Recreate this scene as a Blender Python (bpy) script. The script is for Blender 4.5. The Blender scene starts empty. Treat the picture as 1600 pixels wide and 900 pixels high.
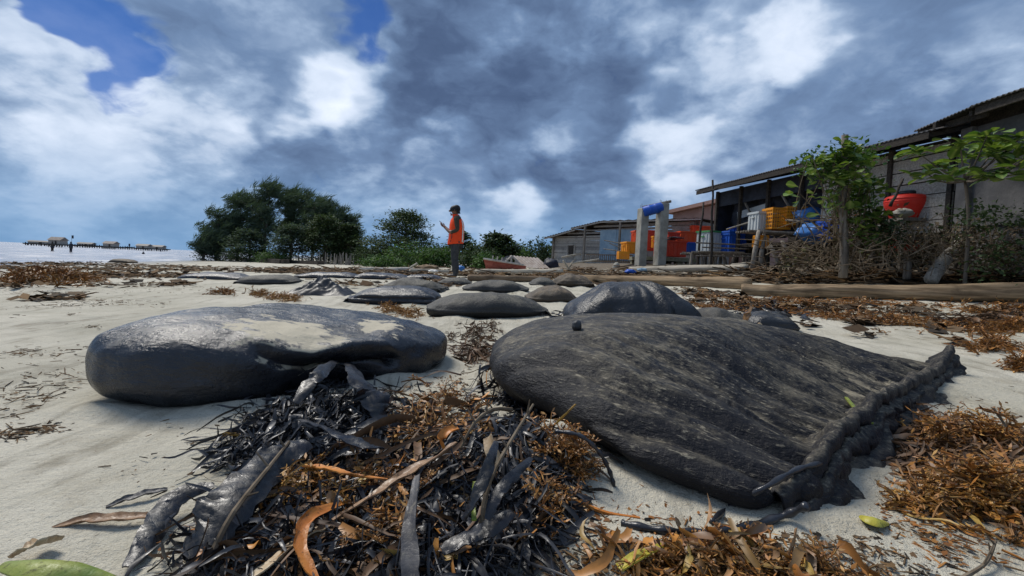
import bpy, math, random
import numpy as np
from mathutils import Vector, Matrix, noise as mnoise

R = math.radians
random.seed(7)
rng = np.random.default_rng(7)
scene = bpy.context.scene
COL = scene.collection

# ------------------------------------------------------------------ camera
FPX = 733.3                       # focal length in photo pixels (1600 wide)
CAM = np.array((0.0, 0.0, 0.62))
PITCH = math.atan(36 / FPX)
ROLL = R(2.6)
_f = np.array((0, math.cos(PITCH), -math.sin(PITCH)))
_u = np.array((0, math.sin(PITCH), math.cos(PITCH)))
_r = np.array((1.0, 0, 0))
_r2 = _r * math.cos(ROLL) + _u * math.sin(ROLL)
_u2 = -_r * math.sin(ROLL) + _u * math.cos(ROLL)
cd = bpy.data.cameras.new('camera')
cd.sensor_width = 36.0
cd.lens = 36.0 * FPX / 1600
cd.clip_start = 0.02
cd.clip_end = 20000
cam = bpy.data.objects.new('camera', cd)
COL.objects.link(cam)
M4 = Matrix.Identity(4)
for i in range(3):
    M4[i][0] = _r2[i]; M4[i][1] = _u2[i]; M4[i][2] = -_f[i]; M4[i][3] = CAM[i]
cam.matrix_world = M4
scene.camera = cam

def ray(px, py):
    d = _f + (px - 800) / FPX * _r2 + (450 - py) / FPX * _u2
    return d / d[1]                # per metre of distance along Y

def at(px, py, D):
    return CAM + ray(px, py) * D

# ------------------------------------------------------------------ sky and sun
SUN_EL, SUN_AZ = R(54), R(-48)     # azimuth clockwise from +Y (ahead, a little to the left)
world = bpy.data.worlds.new('World')
scene.world = world
world.use_nodes = True
nt = world.node_tree
nt.nodes.clear()

class NB:
    """tiny node-building helper"""
    def __init__(s, tree): s.t = tree
    def n(s, typ, **kw):
        nd = s.t.nodes.new(typ)
        for k, v in kw.items(): setattr(nd, k, v)
        return nd
    def put(s, sock, v):
        if isinstance(v, bpy.types.NodeSocket): s.t.links.new(v, sock)
        elif v is not None:
            if hasattr(sock.default_value, '__len__') and not hasattr(v, '__len__'):
                v = [v] * len(sock.default_value)
            if hasattr(v, '__len__') and len(v) == 3 and len(sock.default_value) == 4: v = (*v, 1)
            sock.default_value = v
    def math(s, op, a, b=None, c=None, clamp=False):
        nd = s.n('ShaderNodeMath', operation=op, use_clamp=clamp)
        for i, v in enumerate((a, b, c)): s.put(nd.inputs[i], v)
        return nd.outputs[0]
    def vm(s, op, a, b=None, scale=None):
        nd = s.n('ShaderNodeVectorMath', operation=op)
        s.put(nd.inputs[0], a); s.put(nd.inputs[1], b)
        if scale is not None: s.put(nd.inputs['Scale'], scale)
        return nd.outputs['Value'] if op in ('DOT_PRODUCT', 'LENGTH', 'DISTANCE') else nd.outputs['Vector']
    def noise(s, vec, scale, detail=4, rough=.55, lac=2.0, dist=0.0, col=False):
        nd = s.n('ShaderNodeTexNoise')
        s.put(nd.inputs['Vector'], vec); s.put(nd.inputs['Scale'], scale)
        nd.inputs['Detail'].default_value = detail; nd.inputs['Roughness'].default_value = rough
        nd.inputs['Lacunarity'].default_value = lac; nd.inputs['Distortion'].default_value = dist
        return nd.outputs['Color' if col else 'Fac']
    def ramp(s, v, a, b, lo=0.0, hi=1.0, smooth=True):
        nd = s.n('ShaderNodeMapRange')
        if smooth: nd.interpolation_type = 'SMOOTHSTEP'
        for k, x in zip(('Value', 'From Min', 'From Max', 'To Min', 'To Max'), (v, a, b, lo, hi)): s.put(nd.inputs[k], x)
        return nd.outputs['Result']
    def mix(s, f, a, b, blend='MIX'):
        nd = s.n('ShaderNodeMix', data_type='RGBA', blend_type=blend)
        s.put(nd.inputs[0], f); s.put(nd.inputs[6], a); s.put(nd.inputs[7], b)
        return nd.outputs[2]
    def mapping(s, vec, scale=(1, 1, 1), rot=(0, 0, 0), loc=(0, 0, 0)):
        nd = s.n('ShaderNodeMapping')
        s.put(nd.inputs['Vector'], vec); nd.inputs['Scale'].default_value = scale
        nd.inputs['Rotation'].default_value = rot; nd.inputs['Location'].default_value = loc
        return nd.outputs[0]

def build_sky():
    b = NB(nt)
    tc = b.n('ShaderNodeTexCoord').outputs['Generated']
    sky = b.n('ShaderNodeTexSky', sky_type='NISHITA')
    sky.sun_disc = False; sky.sun_elevation = SUN_EL; sky.sun_rotation = SUN_AZ
    sky.air_density = 1.0; sky.dust_density = 0.6; sky.ozone_density = 2.0
    sep = b.n('ShaderNodeSeparateXYZ'); b.put(sep.inputs[0], tc)
    z = sep.outputs['Z']
    st = b.mapping(tc, (1, 1, 1.9))
    w1 = b.noise(st, 3.0, 2, .6, col=True)
    w1 = b.vm('SUBTRACT', w1, (.5, .5, .5))
    w2 = b.noise(st, 10, 2, .62, col=True)
    w2 = b.vm('SUBTRACT', w2, (.5, .5, .5))
    d = b.vm('ADD', tc, b.vm('SCALE', w1, scale=.26))
    d = b.vm('ADD', d, b.vm('SCALE', w2, scale=.12))
    d = b.vm('NORMALIZE', d)
    def blob(px, py, r_in, r_out):
        c = ray(px, py); c = c / np.linalg.norm(c)
        return b.ramp(b.vm('DOT_PRODUCT', d, tuple(c)), math.cos(R(r_out)), math.cos(R(r_in)))
    def total(lst):
        acc = None
        for px, py, ri, ro, wgt in lst:
            v = b.math('MULTIPLY', blob(px, py, ri, ro), wgt)
            acc = v if acc is None else b.math('ADD', acc, v)
        return acc
    holes = total([(105, 5, 1, 5.0, 1), (200, 62, .5, 4.0, .9), (50, -20, 1, 4, 1), (565, 20, .5, 4.0, 1.0), (600, -70, 1, 5, .8)])
    bright = total([(1250, 40, 1, 11, .62), (1050, 205, 1, 9, .50), (510, 150, 0, 6, .45), (430, 60, 1, 9, .30),
                    (90, 225, 0, 8, .60), (300, 150, 1, 8, .35), (330, 310, 0, 7, .35), (120, 330, 0, 8, .35), (800, 335, 0, 6, .85), (690, 285, 0, 7, .45), (1010, 200, 0, 5, .4), (1240, 60, 0, 6, .5), (510, 150, 0, 4, .4), (560, 110, 0, 5, .3),
                    (600, 60, 0, 4, .3), (1560, 90, 0, 9, .25), (60, 90, 0, 9, .30)])
    dark = total([(730, 110, 2, 13, .72), (900, 210, 1, 10, .20), (1000, 40, 1, 12, .22), (930, 300, 2, 9, .22), (430, 215, 1, 10, .18),
                  (180, 250, 1, 9, .20), (1430, 130, 2, 11, .14), (640, 250, 1, 8, .12)])
    # cloud deck: billows (cellular) over a soft layer, flattened towards the horizon
    inv = b.math('DIVIDE', 1.0, b.math('ADD', b.math('MAXIMUM', z, 0.0), .62))
    pl = b.vm('SCALE', b.vm('MULTIPLY', tc, (1, 1, 1.5)), scale=inv)
    pw = b.vm('ADD', pl, b.vm('ADD', b.vm('SCALE', w1, scale=.16), b.vm('SCALE', w2, scale=.09)))
    n1 = b.noise(pl, 2.6, 7, .58)
    n2 = b.noise(b.vm('ADD', pw, (3.1, 1.7, .4)), 7.5, 5, .60)
    vo = b.n('ShaderNodeTexVoronoi', feature='F1'); b.put(vo.inputs['Vector'], pw); vo.inputs['Scale'].default_value = 5.5
    vo.inputs['Detail'].default_value = 2.0; vo.inputs['Roughness'].default_value = .55; vo.inputs['Lacunarity'].default_value = 2.3; vo.normalize = True
    bil = b.math('SUBTRACT', .5, vo.outputs['Distance'])
    fld = b.math('ADD', b.math('ADD', n1, b.math('MULTIPLY', bil, .35)), b.math('SUBTRACT', b.math('MULTIPLY', bright, .20), b.math('MULTIPLY', dark, .16)))
    puff = b.ramp(fld, .53, .73)
    lum = b.math('ADD', .36, b.math('MULTIPLY', puff, .24))
    lum = b.math('ADD', lum, b.math('MULTIPLY', b.math('SUBTRACT', n2, .5), .42))
    lum = b.math('ADD', lum, b.math('MULTIPLY', b.math('SUBTRACT', n1, .5), .50))
    lum = b.math('ADD', lum, b.math('MULTIPLY', bil, .22))
    lum = b.math('ADD', lum, b.math('MULTIPLY', bright, .24))
    lum = b.math('SUBTRACT', lum, b.math('MULTIPLY', dark, .27))
    hz = b.ramp(z, .0, .20, 1, 0)
    lum = b.math('ADD', b.math('MULTIPLY', lum, b.math('SUBTRACT', 1, b.math('MULTIPLY', hz, .40))), b.math('MULTIPLY', hz, .22))
    cr = b.n('ShaderNodeValToRGB'); b.put(cr.inputs[0], lum)
    e = cr.color_ramp.elements
    e[0].position = 0.0; e[0].color = (.026, .045, .085, 1)
    e[1].position = 1.0; e[1].color = (.74, .76, .77, 1)
    for p, c in ((.22, (.066, .100, .165)), (.42, (.140, .205, .300)), (.62, (.29, .365, .45)), (.82, (.54, .59, .63))):
        k = e.new(p); k.color = (*c, 1)
    cloud = b.mix(b.math('MULTIPLY', hz, .55), cr.outputs[0], (.15, .30, .45))
    cloud = b.vm('SCALE', b.vm('MULTIPLY', cloud, (.92, .97, 1.10)), scale=8.4)
    clear = b.vm('MULTIPLY', sky.outputs[0], (.085, .20, .42))
    f = b.math('MULTIPLY', b.ramp(b.math('SUBTRACT', holes, b.math('MULTIPLY', b.math('SUBTRACT', n2, .5), 2.4)), .30, 1.15), .85)
    col = b.mix(f, cloud, clear)
    bg = b.n('ShaderNodeBackground'); b.put(bg.inputs[0], col); bg.inputs[1].default_value = 0.10
    out = b.n('ShaderNodeOutputWorld'); nt.links.new(bg.outputs[0], out.inputs[0])
build_sky()
world.cycles.sampling_method = 'MANUAL'; world.cycles.sample_map_resolution = 256

sd = bpy.data.lights.new('sun', 'SUN')
sd.energy = 2.1; sd.angle = R(22); sd.color = (1.0, .95, .87)
sun = bpy.data.objects.new('sun', sd)
COL.objects.link(sun)
sdir = Vector((math.sin(SUN_AZ) * math.cos(SUN_EL), math.cos(SUN_AZ) * math.cos(SUN_EL), math.sin(SUN_EL)))
sun.rotation_euler = sdir.to_track_quat('Z', 'Y').to_euler()
sun.location = (10, 20, 40)

vs = scene.view_settings
vs.view_transform = 'Standard'; vs.look = 'None'; vs.exposure = 0.70; vs.gamma = 1.0; vs.use_curve_mapping = False
scene.render.engine = 'CYCLES'
scene.cycles.use_denoising = True
scene.cycles.max_bounces = 3; scene.cycles.diffuse_bounces = 2; scene.cycles.glossy_bounces = 2
scene.cycles.transparent_max_bounces = 4

# ------------------------------------------------------------------ terrain height
_S = np.array((-45, -6, 0, 6, 11, 14.5, 17, 19.5, 22.2, 23.6, 25.2, 27, 33, 80, 4000.))
_Z = np.array((-3.0, -.6, -.34, -.2, -.08, 0, .05, .12, .27, .40, .74, .82, .9, 1.2, 2.5))
MOUNDS = [(0.02, 1.42, .30, .24, .10), (-.58, 1.72, .26, .24, .07), (1.75, 1.35, .30, .25, .05), (-7.1, 7.0, 1.0, .35, .06),
          (.45, .98, .35, .10, .03), (1.62, 3.35, .5, .3, .05)]
def terr(x, y, mounds=True):
    x = np.asarray(x, float); y = np.asarray(y, float)
    s = .94 * (x + 23) + .35 * (y - 21)
    z = np.interp(s, _S, _Z) * .5 + np.interp(s - .7, _S, _Z) * .25 + np.interp(s + .7, _S, _Z) * .25
    t = np.clip((y - 3.5) / 8.0, 0, 1); t = t * t * (3 - 2 * t)
    far = np.clip(1 - (y - 16) / 25, 0, 1)
    z = z + .15 * t * far * np.clip((s - 6) / 8, 0, 1)
    if mounds:
        for mx, my, rx, ry, h in MOUNDS:
            z = z + h * np.exp(-((x - mx) / rx) ** 2 - ((y - my) / ry) ** 2)
    return z

def G(px, py, h=0.0, dmax=400):
    """point on the beach (h metres above it) seen at a photo pixel"""
    r = ray(px, py)
    return GV(np.array([px], float), np.array([py], float), h, dmax)[0]

def GV(px, py, h=0.0, dmax=400):
    px = np.asarray(px, float); py = np.asarray(py, float)
    r = _f[None] + ((px - 800) / FPX)[:, None] * _r2[None] + ((450 - py) / FPX)[:, None] * _u2[None]
    r = r / r[:, 1:2]
    lo = np.full(len(px), .5); hi = np.full(len(px), float(dmax)); steps = 90
    for it in range(3):                       # find the first crossing, then refine it
        u = np.linspace(0, 1, steps)[None]
        D = lo[:, None] * (hi / lo)[:, None] ** u
        X = CAM[0] + D * r[:, 0:1]; Y = CAM[1] + D * r[:, 1:2]; Z = CAM[2] + D * r[:, 2:3]
        g = Z - (terr(X, Y) + h) < 0
        k = np.where(g.any(1), g.argmax(1), steps - 1); k = np.maximum(k, 1)
        i = np.arange(len(px)); lo, hi = D[i, k - 1], D[i, k]; steps = 12
    D = (lo + hi) / 2
    return CAM[None] + D[:, None] * r

def on(x, y, h=0.0):
    return np.array((x, y, float(terr(x, y)) + h))

# ------------------------------------------------------------------ mesh helpers
def tag(o, label=None, cat=None, group=None, kind=None):
    if label: o['label'] = label
    if cat: o['category'] = cat
    if group: o['group'] = group
    if kind: o['kind'] = kind
    return o

def empty(name, loc, label=None, cat=None, group=None):
    o = bpy.data.objects.new(name, None)
    o.empty_display_size = .1
    COL.objects.link(o)
    o.location = loc
    return tag(o, label, cat, group)

def root_loc(p):
    l = np.zeros(3)
    while p is not None:
        l = l + np.array(p.location); p = p.parent
    return l

def link(name, me, mat=None, parent=None):
    if mat is not None and not me.materials: me.materials.append(mat)
    o = bpy.data.objects.new(name, me)
    COL.objects.link(o)
    if parent is not None: o.parent = parent
    return o

def mesh_np(name, V, F, smooth=False):
    """V (n,3); F (m,k) all faces of the same size, or a list of lists"""
    me = bpy.data.meshes.new(name)
    V = np.asarray(V, np.float32)
    if isinstance(F, np.ndarray):
        m, k = F.shape
        me.vertices.add(len(V)); me.vertices.foreach_set('co', V.ravel())
        me.loops.add(m * k); me.loops.foreach_set('vertex_index', F.astype(np.int32).ravel())
        me.polygons.add(m)
        me.polygons.foreach_set('loop_start', np.arange(0, m * k, k, dtype=np.int32))
        me.polygons.foreach_set('loop_total', np.full(m, k, np.int32))
        me.update(calc_edges=True)
    else:
        me.from_pydata([tuple(map(float, v)) for v in V], [], [list(map(int, f)) for f in F])
        me.update()
    if smooth: me.polygons.foreach_set('use_smooth', np.ones(len(me.polygons), bool))
    return me

class MB:
    """collects shapes in world coordinates; build() links them as one mesh object"""
    def __init__(s): s.v = []; s.f = []; s.n = 0
    def add(s, V, F):
        V = np.asarray(V, float)
        s.v.append(V); s.f += [[i + s.n for i in f] for f in F]; s.n += len(V)
        return s
    def box(s, c, size, rz=0.0, ry=0.0, rx=0.0, taper=1.0):
        sx, sy, sz = (q / 2 for q in size)
        V = np.array([(x * (taper if z < 0 else 1), y * (taper if z < 0 else 1), z) for z in (-sz, sz) for x, y in ((-sx, -sy), (sx, -sy), (sx, sy), (-sx, sy))])
        m = np.array((Matrix.Rotation(rz, 3, 'Z') @ Matrix.Rotation(ry, 3, 'Y') @ Matrix.Rotation(rx, 3, 'X')))
        return s.add(V @ m.T + np.asarray(c), [(3, 2, 1, 0), (4, 5, 6, 7), (0, 1, 5, 4), (1, 2, 6, 5), (2, 3, 7, 6), (3, 0, 4, 7)])
    def prism(s, poly_bottom, poly_top):
        n = len(poly_bottom)
        V = np.array(list(poly_bottom) + list(poly_top), float)
        F = [list(range(n))[::-1], list(range(n, 2 * n))] + [(i, (i + 1) % n, n + (i + 1) % n, n + i) for i in range(n)]
        return s.add(V, F)
    def tube(s, pts, rad, k=8, jitter=0.0, cap=True):
        P = [Vector(p) for p in pts]; n = len(P)
        rad = [rad] * n if np.isscalar(rad) else rad
        V = []; prev = None
        for i in range(n):
            t = (P[min(i + 1, n - 1)] - P[max(i - 1, 0)])
            t = t.normalized() if t.length > 1e-9 else Vector((0, 0, 1))
            if prev is None:
                a = t.cross(Vector((0, 0, 1)))
                if a.length < 1e-3: a = t.cross(Vector((0, 1, 0)))
            else: a = prev - t * prev.dot(t)
            a.normalize(); prev = a; bb = t.cross(a)
            for j in range(k):
                an = 2 * math.pi * j / k
                rr = rad[i] * (1 + jitter * (random.random() - .5))
                V.append(P[i] + (a * math.cos(an) + bb * math.sin(an)) * rr)
        F = [(i * k + j, i * k + (j + 1) % k, (i + 1) * k + (j + 1) % k, (i + 1) * k + j) for i in range(n - 1) for j in range(k)]
        if cap: F += [list(range(k))[::-1], list(range((n - 1) * k, n * k))]
        return s.add(np.array(V), F)
    def lathe(s, c, prof, k=24, axis='Z', rz=0.0):
        V = []; F = []
        for r_, z_ in prof:
            for j in range(k):
                a = 2 * math.pi * j / k
                p = Vector((r_ * math.cos(a), r_ * math.sin(a), z_))
                if axis == 'X': p = Vector((p.z, p.x, p.y))
                p.rotate(Matrix.Rotation(rz, 3, 'Z'))
                V.append(np.array(p) + np.asarray(c))
        m = len(prof)
        F = [(i * k + j, i * k + (j + 1) % k, (i + 1) * k + (j + 1) % k, (i + 1) * k + j) for i in range(m - 1) for j in range(k)]
        F += [list(range(k))[::-1], list(range((m - 1) * k, m * k))]
        return s.add(np.array(V), F)
    def build(s, name, mat, parent=None, smooth=False, bevel=0.0):
        V = np.concatenate(s.v)
        if parent is not None: V = V - root_loc(parent)
        o = link(name, mesh_np(name, V, s.f, smooth), mat, parent)
        if bevel:
            md = o.modifiers.new('bevel', 'BEVEL'); md.width = bevel; md.segments = 2; md.limit_method = 'ANGLE'
        return o

def catmull(P, n, closed=False):
    P = np.asarray(P, float); m = len(P)
    out = []
    seg = m if closed else m - 1
    for t in np.linspace(0, seg, n, endpoint=not closed):
        i = min(int(t), seg - 1); u = t - i
        g = (lambda k: P[k % m]) if closed else (lambda k: P[min(max(k, 0), m - 1)])
        p0, p1, p2, p3 = g(i - 1), g(i), g(i + 1), g(i + 2)
        out.append(.5 * ((2 * p1) + (-p0 + p2) * u + (2 * p0 - 5 * p1 + 4 * p2 - p3) * u * u + (-p0 + 3 * p1 - 3 * p2 + p3) * u ** 3))
    return np.array(out)

def fbm(x, y, z, o=4):
    return mnoise.fractal((x, y, z), 1.0, 2.0, o)

def rot_mats(az, pitch, roll):
    """(n,3,3): local X along heading az and pitch, local Z its normal"""
    ca, sa, cp, sp, cr, sr = np.cos(az), np.sin(az), np.cos(pitch), np.sin(pitch), np.cos(roll), np.sin(roll)
    X = np.stack((ca * cp, sa * cp, sp), -1)
    Y0 = np.stack((-sa, ca, 0 * ca), -1)
    Z0 = np.cross(X, Y0)
    Y = Y0 * cr[:, None] + Z0 * sr[:, None]
    Z = np.cross(X, Y)
    return np.stack((X, Y, Z), -1)

def scatter(tv, tf, pos, mats, scale):
    """copies of one template into (V, F) arrays"""
    tv = np.asarray(tv, float); tf = np.asarray(tf)
    n = len(pos)
    sc = np.asarray(scale, float)
    if sc.ndim == 1: sc = np.repeat(sc[:, None], 3, 1)
    V = np.einsum('nij,nkj->nki', mats, tv[None] * sc[:, None, :]) + np.asarray(pos)[:, None, :]
    F = tf[None] + (np.arange(n) * len(tv))[:, None, None]
    return V.reshape(-1, 3), F.reshape(-1, tf.shape[1])

def joinVF(lst):
    vs_, fs, n = [], [], 0
    for V, F in lst:
        vs_.append(V); fs.append(F + n); n += len(V)
    return np.concatenate(vs_), np.concatenate(fs)

# ------------------------------------------------------------------ materials
MATS = {}
def material(name, fn, rough=.8, spec=.3):
    m = bpy.data.materials.new(name); m.use_nodes = True
    b = NB(m.node_tree)
    p = m.node_tree.nodes['Principled BSDF']
    p.inputs['Roughness'].default_value = rough
    p.inputs['Specular IOR Level'].default_value = spec
    co = b.n('ShaderNodeTexCoord').outputs['Object']
    fn(b, p, co)
    MATS[name] = m
    return m

def bump(b, p, h, strength=.5, dist=.01):
    nd = b.n('ShaderNodeBump'); nd.inputs['Strength'].default_value = strength; nd.inputs['Distance'].default_value = dist
    b.put(nd.inputs['Height'], h); b.put(p.inputs['Normal'], nd.outputs[0])
    return nd

def simple(name, c1, c2, scale=6, rough=.8, spec=.3, bstr=.3, bdist=.01, stretch=(1, 1, 1), detail=6, rnd=False, sub=0.0):
    def fn(b, p, co):
        v = b.mapping(co, stretch)
        n = b.noise(v, scale, detail, .62)
        f = b.ramp(n, .32, .68)
        col = b.mix(f, c1, c2)
        if rnd:
            oi = b.n('ShaderNodeObjectInfo').outputs['Random']
            col = b.mix(1.0, col, b.mix(oi, (.65, .65, .65), (1.3, 1.25, 1.2)), 'MULTIPLY')
        b.put(p.inputs['Base Color'], col)
        if bstr: bump(b, p, b.noise(v, scale * 2.3, detail, .65), bstr, bdist)
    return material(name, fn, rough, spec)

def island_mat(name, cols, rough=.7, spec=.3, noise_scale=25, trans=0.0, rrange=None):
    """colour varies per leaf / strand (mesh island)"""
    def fn(b, p, co):
        rn = b.n('ShaderNodeNewGeometry').outputs['Random Per Island']
        cr = b.n('ShaderNodeValToRGB'); b.put(cr.inputs[0], rn)
        e = cr.color_ramp.elements
        e[0].color = (*cols[0], 1); e[1].color = (*cols[-1], 1)
        for i, c in enumerate(cols[1:-1]):
            k = e.new((i + 1) / (len(cols) - 1)); k.color = (*c, 1)
        n = b.noise(co, noise_scale, 4, .6)
        col = b.mix(1.0, cr.outputs[0], b.mix(n, (.55, .55, .55), (1.45, 1.45, 1.45)), 'MULTIPLY')
        b.put(p.inputs['Base Color'], col)
        if rrange: b.put(p.inputs['Roughness'], b.ramp(n, .3, .7, *rrange))
        if trans:
            tr = b.n('ShaderNodeBsdfTranslucent'); b.put(tr.inputs[0], b.mix(1.0, col, (1.5, 1.6, .8), 'MULTIPLY'))
            mx = b.n('ShaderNodeMixShader'); mx.inputs[0].default_value = trans
            out = [q for q in b.t.nodes if q.type == 'OUTPUT_MATERIAL'][0]
            b.t.links.new(p.outputs[0], mx.inputs[1]); b.t.links.new(tr.outputs[0], mx.inputs[2]); b.t.links.new(mx.outputs[0], out.inputs[0])
    return material(name, fn, rough, spec)

def m_sand(b, p, co):
    n1 = b.noise(co, .55, 5, .6); n2 = b.noise(co, 5, 6, .6); n3 = b.noise(co, 75, 4, .75); n4 = b.noise(co, 210, 2, .6)
    col = b.mix(b.ramp(n1, .35, .65), (.44, .41, .325), (.58, .54, .445))
    col = b.mix(b.math('MULTIPLY', b.ramp(n2, .50, .72), .55), col, (.33, .29, .215))
    col = b.mix(b.math('MULTIPLY', b.ramp(n3, .56, .70), .6), col, (.17, .14, .10))
    col = b.mix(b.math('MULTIPLY', b.ramp(n4, .58, .66), .35), col, (.66, .64, .56))
    # stains left by the tide, along the shore
    tn = b.noise(b.mapping(co, (1.0, .16, 1), (0, 0, R(-20))), 1.5, 5, .6)
    line = b.ramp(b.math('ABSOLUTE', b.math('SUBTRACT', tn, .5)), .0, .030, 1, 0)
    col = b.mix(b.math('MULTIPLY', line, b.ramp(n2, .35, .65, .1, .50)), col, (.20, .175, .13))
    col = b.mix(b.math('MULTIPLY', b.ramp(b.noise(co, 1.7, 4, .6), .52, .70), .35), col, (.27, .26, .21))
    # wet, darker sand close to the water line
    sp = b.n('ShaderNodeSeparateXYZ'); b.put(sp.inputs[0], co)
    wet = b.ramp(b.math('ADD', sp.outputs['Z'], b.math('MULTIPLY', b.math('SUBTRACT', n1, .5), .1)), -.30, -.14, 1, 0)
    col = b.mix(b.math('MULTIPLY', wet, .7), col, (.15, .135, .105))
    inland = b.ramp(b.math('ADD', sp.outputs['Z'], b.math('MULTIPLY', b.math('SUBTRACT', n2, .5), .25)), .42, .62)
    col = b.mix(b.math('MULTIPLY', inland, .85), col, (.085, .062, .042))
    b.put(p.inputs['Base Color'], col)
    b.put(p.inputs['Roughness'], b.math('SUBTRACT', .9, b.math('MULTIPLY', wet, .6)))
    h = b.math('ADD', b.math('MULTIPLY', n3, .35), b.math('ADD', b.math('MULTIPLY', n4, .25), b.math('MULTIPLY', b.noise(co, 28, 5, .6), .8)))
    bump(b, p, h, .9, .022)
material('sand', m_sand, .9, .25)

def m_sea(b, p, co):
    v = b.mapping(co, (1, .35, 1), (0, 0, R(-20)))
    n = b.noise(v, .6, 7, .62); n2 = b.noise(v, 2.5, 6, .6)
    foam = b.ramp(b.math('ADD', b.math('MULTIPLY', n, .75), b.math('MULTIPLY', n2, .25)), .50, .62)
    b.put(p.inputs['Base Color'], b.mix(b.math('MULTIPLY', foam, .75), (.30, .30, .32), (.72, .72, .74)))
    b.put(p.inputs['Roughness'], b.math('ADD', .22, b.math('MULTIPLY', foam, .5)))
    bump(b, p, b.math('ADD', n, b.math('MULTIPLY', n2, .3)), .7, .25)
material('sea', m_sea, .25, .5)

def bag_mat(name, dark, dust, amount, rough=.55, streak=(30, 120, 120), rot=(0, 0, 0), dash=.55, spec=.45, sandpatch=None, film=(.045, .05, .062), bst=.8, lo=.25, hi=.95, crease=False):
    """woven geotextile; dust settles on its upper side"""
    def fn(b, p, co):
        v = b.mapping(co, (1, 1, 1), rot)
        st = b.mapping(v, streak)
        fine = b.noise(st, 1.0, 5, .7)
        fine2 = b.noise(b.mapping(v, tuple(q * .37 for q in streak)), 1.0, 4, .6)
        big = b.noise(co, 2.6, 6, .6); mid = b.noise(co, 13, 6, .68); grit = b.noise(co, 160, 2, .7)
        g = b.n('ShaderNodeNewGeometry')
        sep = b.n('ShaderNodeSeparateXYZ'); b.put(sep.inputs[0], g.outputs['Normal'])
        up = b.ramp(b.math('ADD', sep.outputs['Z'], b.math('MULTIPLY', b.math('SUBTRACT', big, .5), 1.3)), lo, hi)
        wv = b.math('ADD', b.math('ADD', b.math('MULTIPLY', mid, .35), b.math('MULTIPLY', fine, .4)), b.math('MULTIPLY', fine2, .25))
        f = b.math('MULTIPLY', up, b.ramp(wv, .42, .58), clamp=True)
        col = b.mix(b.ramp(mid, .35, .7), dark, film)
        col = b.mix(b.math('MULTIPLY', f, amount), col, b.mix(big, tuple(q * .75 for q in dust), tuple(q * 1.3 for q in dust)))
        dashes = b.math('MULTIPLY', b.ramp(fine, .55, .62), b.ramp(fine2, .44, .58))  # pale dashes: dusty weave, its catch of light painted into the colour
        col = b.mix(b.math('MULTIPLY', dashes, b.math('MULTIPLY', b.ramp(sep.outputs['Z'], .1, 1.0), dash)), col, (.42, .375, .28))
        col = b.mix(b.math('MULTIPLY', b.ramp(grit, .66, .72), dash * .35), col, (.45, .41, .32))
        if crease:                                   # sand caught in the folds
            at_ = b.n('ShaderNodeAttribute', attribute_name='fold').outputs['Fac']
            col = b.mix(b.math('MULTIPLY', b.math('MULTIPLY', b.ramp(at_, .35, .95), b.ramp(fine2, .40, .56)), b.ramp(sep.outputs['Z'], .2, .7)), col, (.40, .345, .245))
        rg = b.math('ADD', rough, b.math('MULTIPLY', b.math('SUBTRACT', mid, .5), .5), clamp=True)
        if sandpatch:
            acc = None
            for (c, r1, r2) in sandpatch:
                q = b.vm('SUBTRACT', co, c); q = b.vm('MULTIPLY', q, r1)
                dd = b.math('ADD', b.vm('LENGTH', q), b.math('ADD', b.math('MULTIPLY', b.math('SUBTRACT', mid, .5), r2), b.math('MULTIPLY', b.math('SUBTRACT', fine2, .5), r2 * .7)))
                k = b.ramp(dd, .70, 1.05, 1, 0)
                acc = k if acc is None else b.math('MAXIMUM', acc, k)
            col = b.mix(b.math('MULTIPLY', acc, b.ramp(sep.outputs['Z'], .3, .6)), col, b.mix(mid, (.36, .315, .22), (.56, .50, .38)))
            rg = b.math('ADD', rg, b.math('MULTIPLY', acc, .5), clamp=True)
        b.put(p.inputs['Base Color'], col)
        b.put(p.inputs['Roughness'], rg)
        h = b.math('ADD', b.math('ADD', b.math('MULTIPLY', fine, .6), b.math('MULTIPLY', fine2, .7)), b.math('MULTIPLY', b.noise(co, 45, 4, .6), .6))
        bump(b, p, h, bst, .010)
    return material(name, fn, rough, spec)

def m_wood(name, c1, c2, stretch=(2, 30, 30), rough=.85):
    def fn(b, p, co):
        v = b.mapping(co, stretch)
        n = b.noise(v, 1.0, 6, .65, dist=.4); k = b.noise(co, 3, 5, .6)
        oi = b.n('ShaderNodeObjectInfo').outputs['Random']
        col = b.mix(b.ramp(n, .3, .7), c1, c2)
        col = b.mix(b.math('MULTIPLY', b.ramp(k, .5, .75), .55), col, tuple(q * .35 for q in c1))
        col = b.mix(1.0, col, b.mix(oi, (.72, .72, .74), (1.22, 1.2, 1.16)), 'MULTIPLY')
        b.put(p.inputs['Base Color'], col)
        bump(b, p, n, .5, .01)
    return material(name, fn, rough, .2)

def plastic(name, c, fade=.35):
    def fn(b, p, co):
        n = b.noise(co, 4, 6, .65); n2 = b.noise(co, 22, 5, .7)
        col = b.mix(b.math('MULTIPLY', b.ramp(n, .4, .75), fade), c, tuple(min(1, q * .6 + .10) for q in c))
        col = b.mix(b.math('MULTIPLY', b.ramp(n2, .56, .75), .35), col, (.09, .07, .05))
        b.put(p.inputs['Base Color'], col)
        b.put(p.inputs['Roughness'], b.ramp(n2, .3, .7, .38, .7))
        bump(b, p, n2, .12, .01)
    return material(name, fn, .5, .4)

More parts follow.
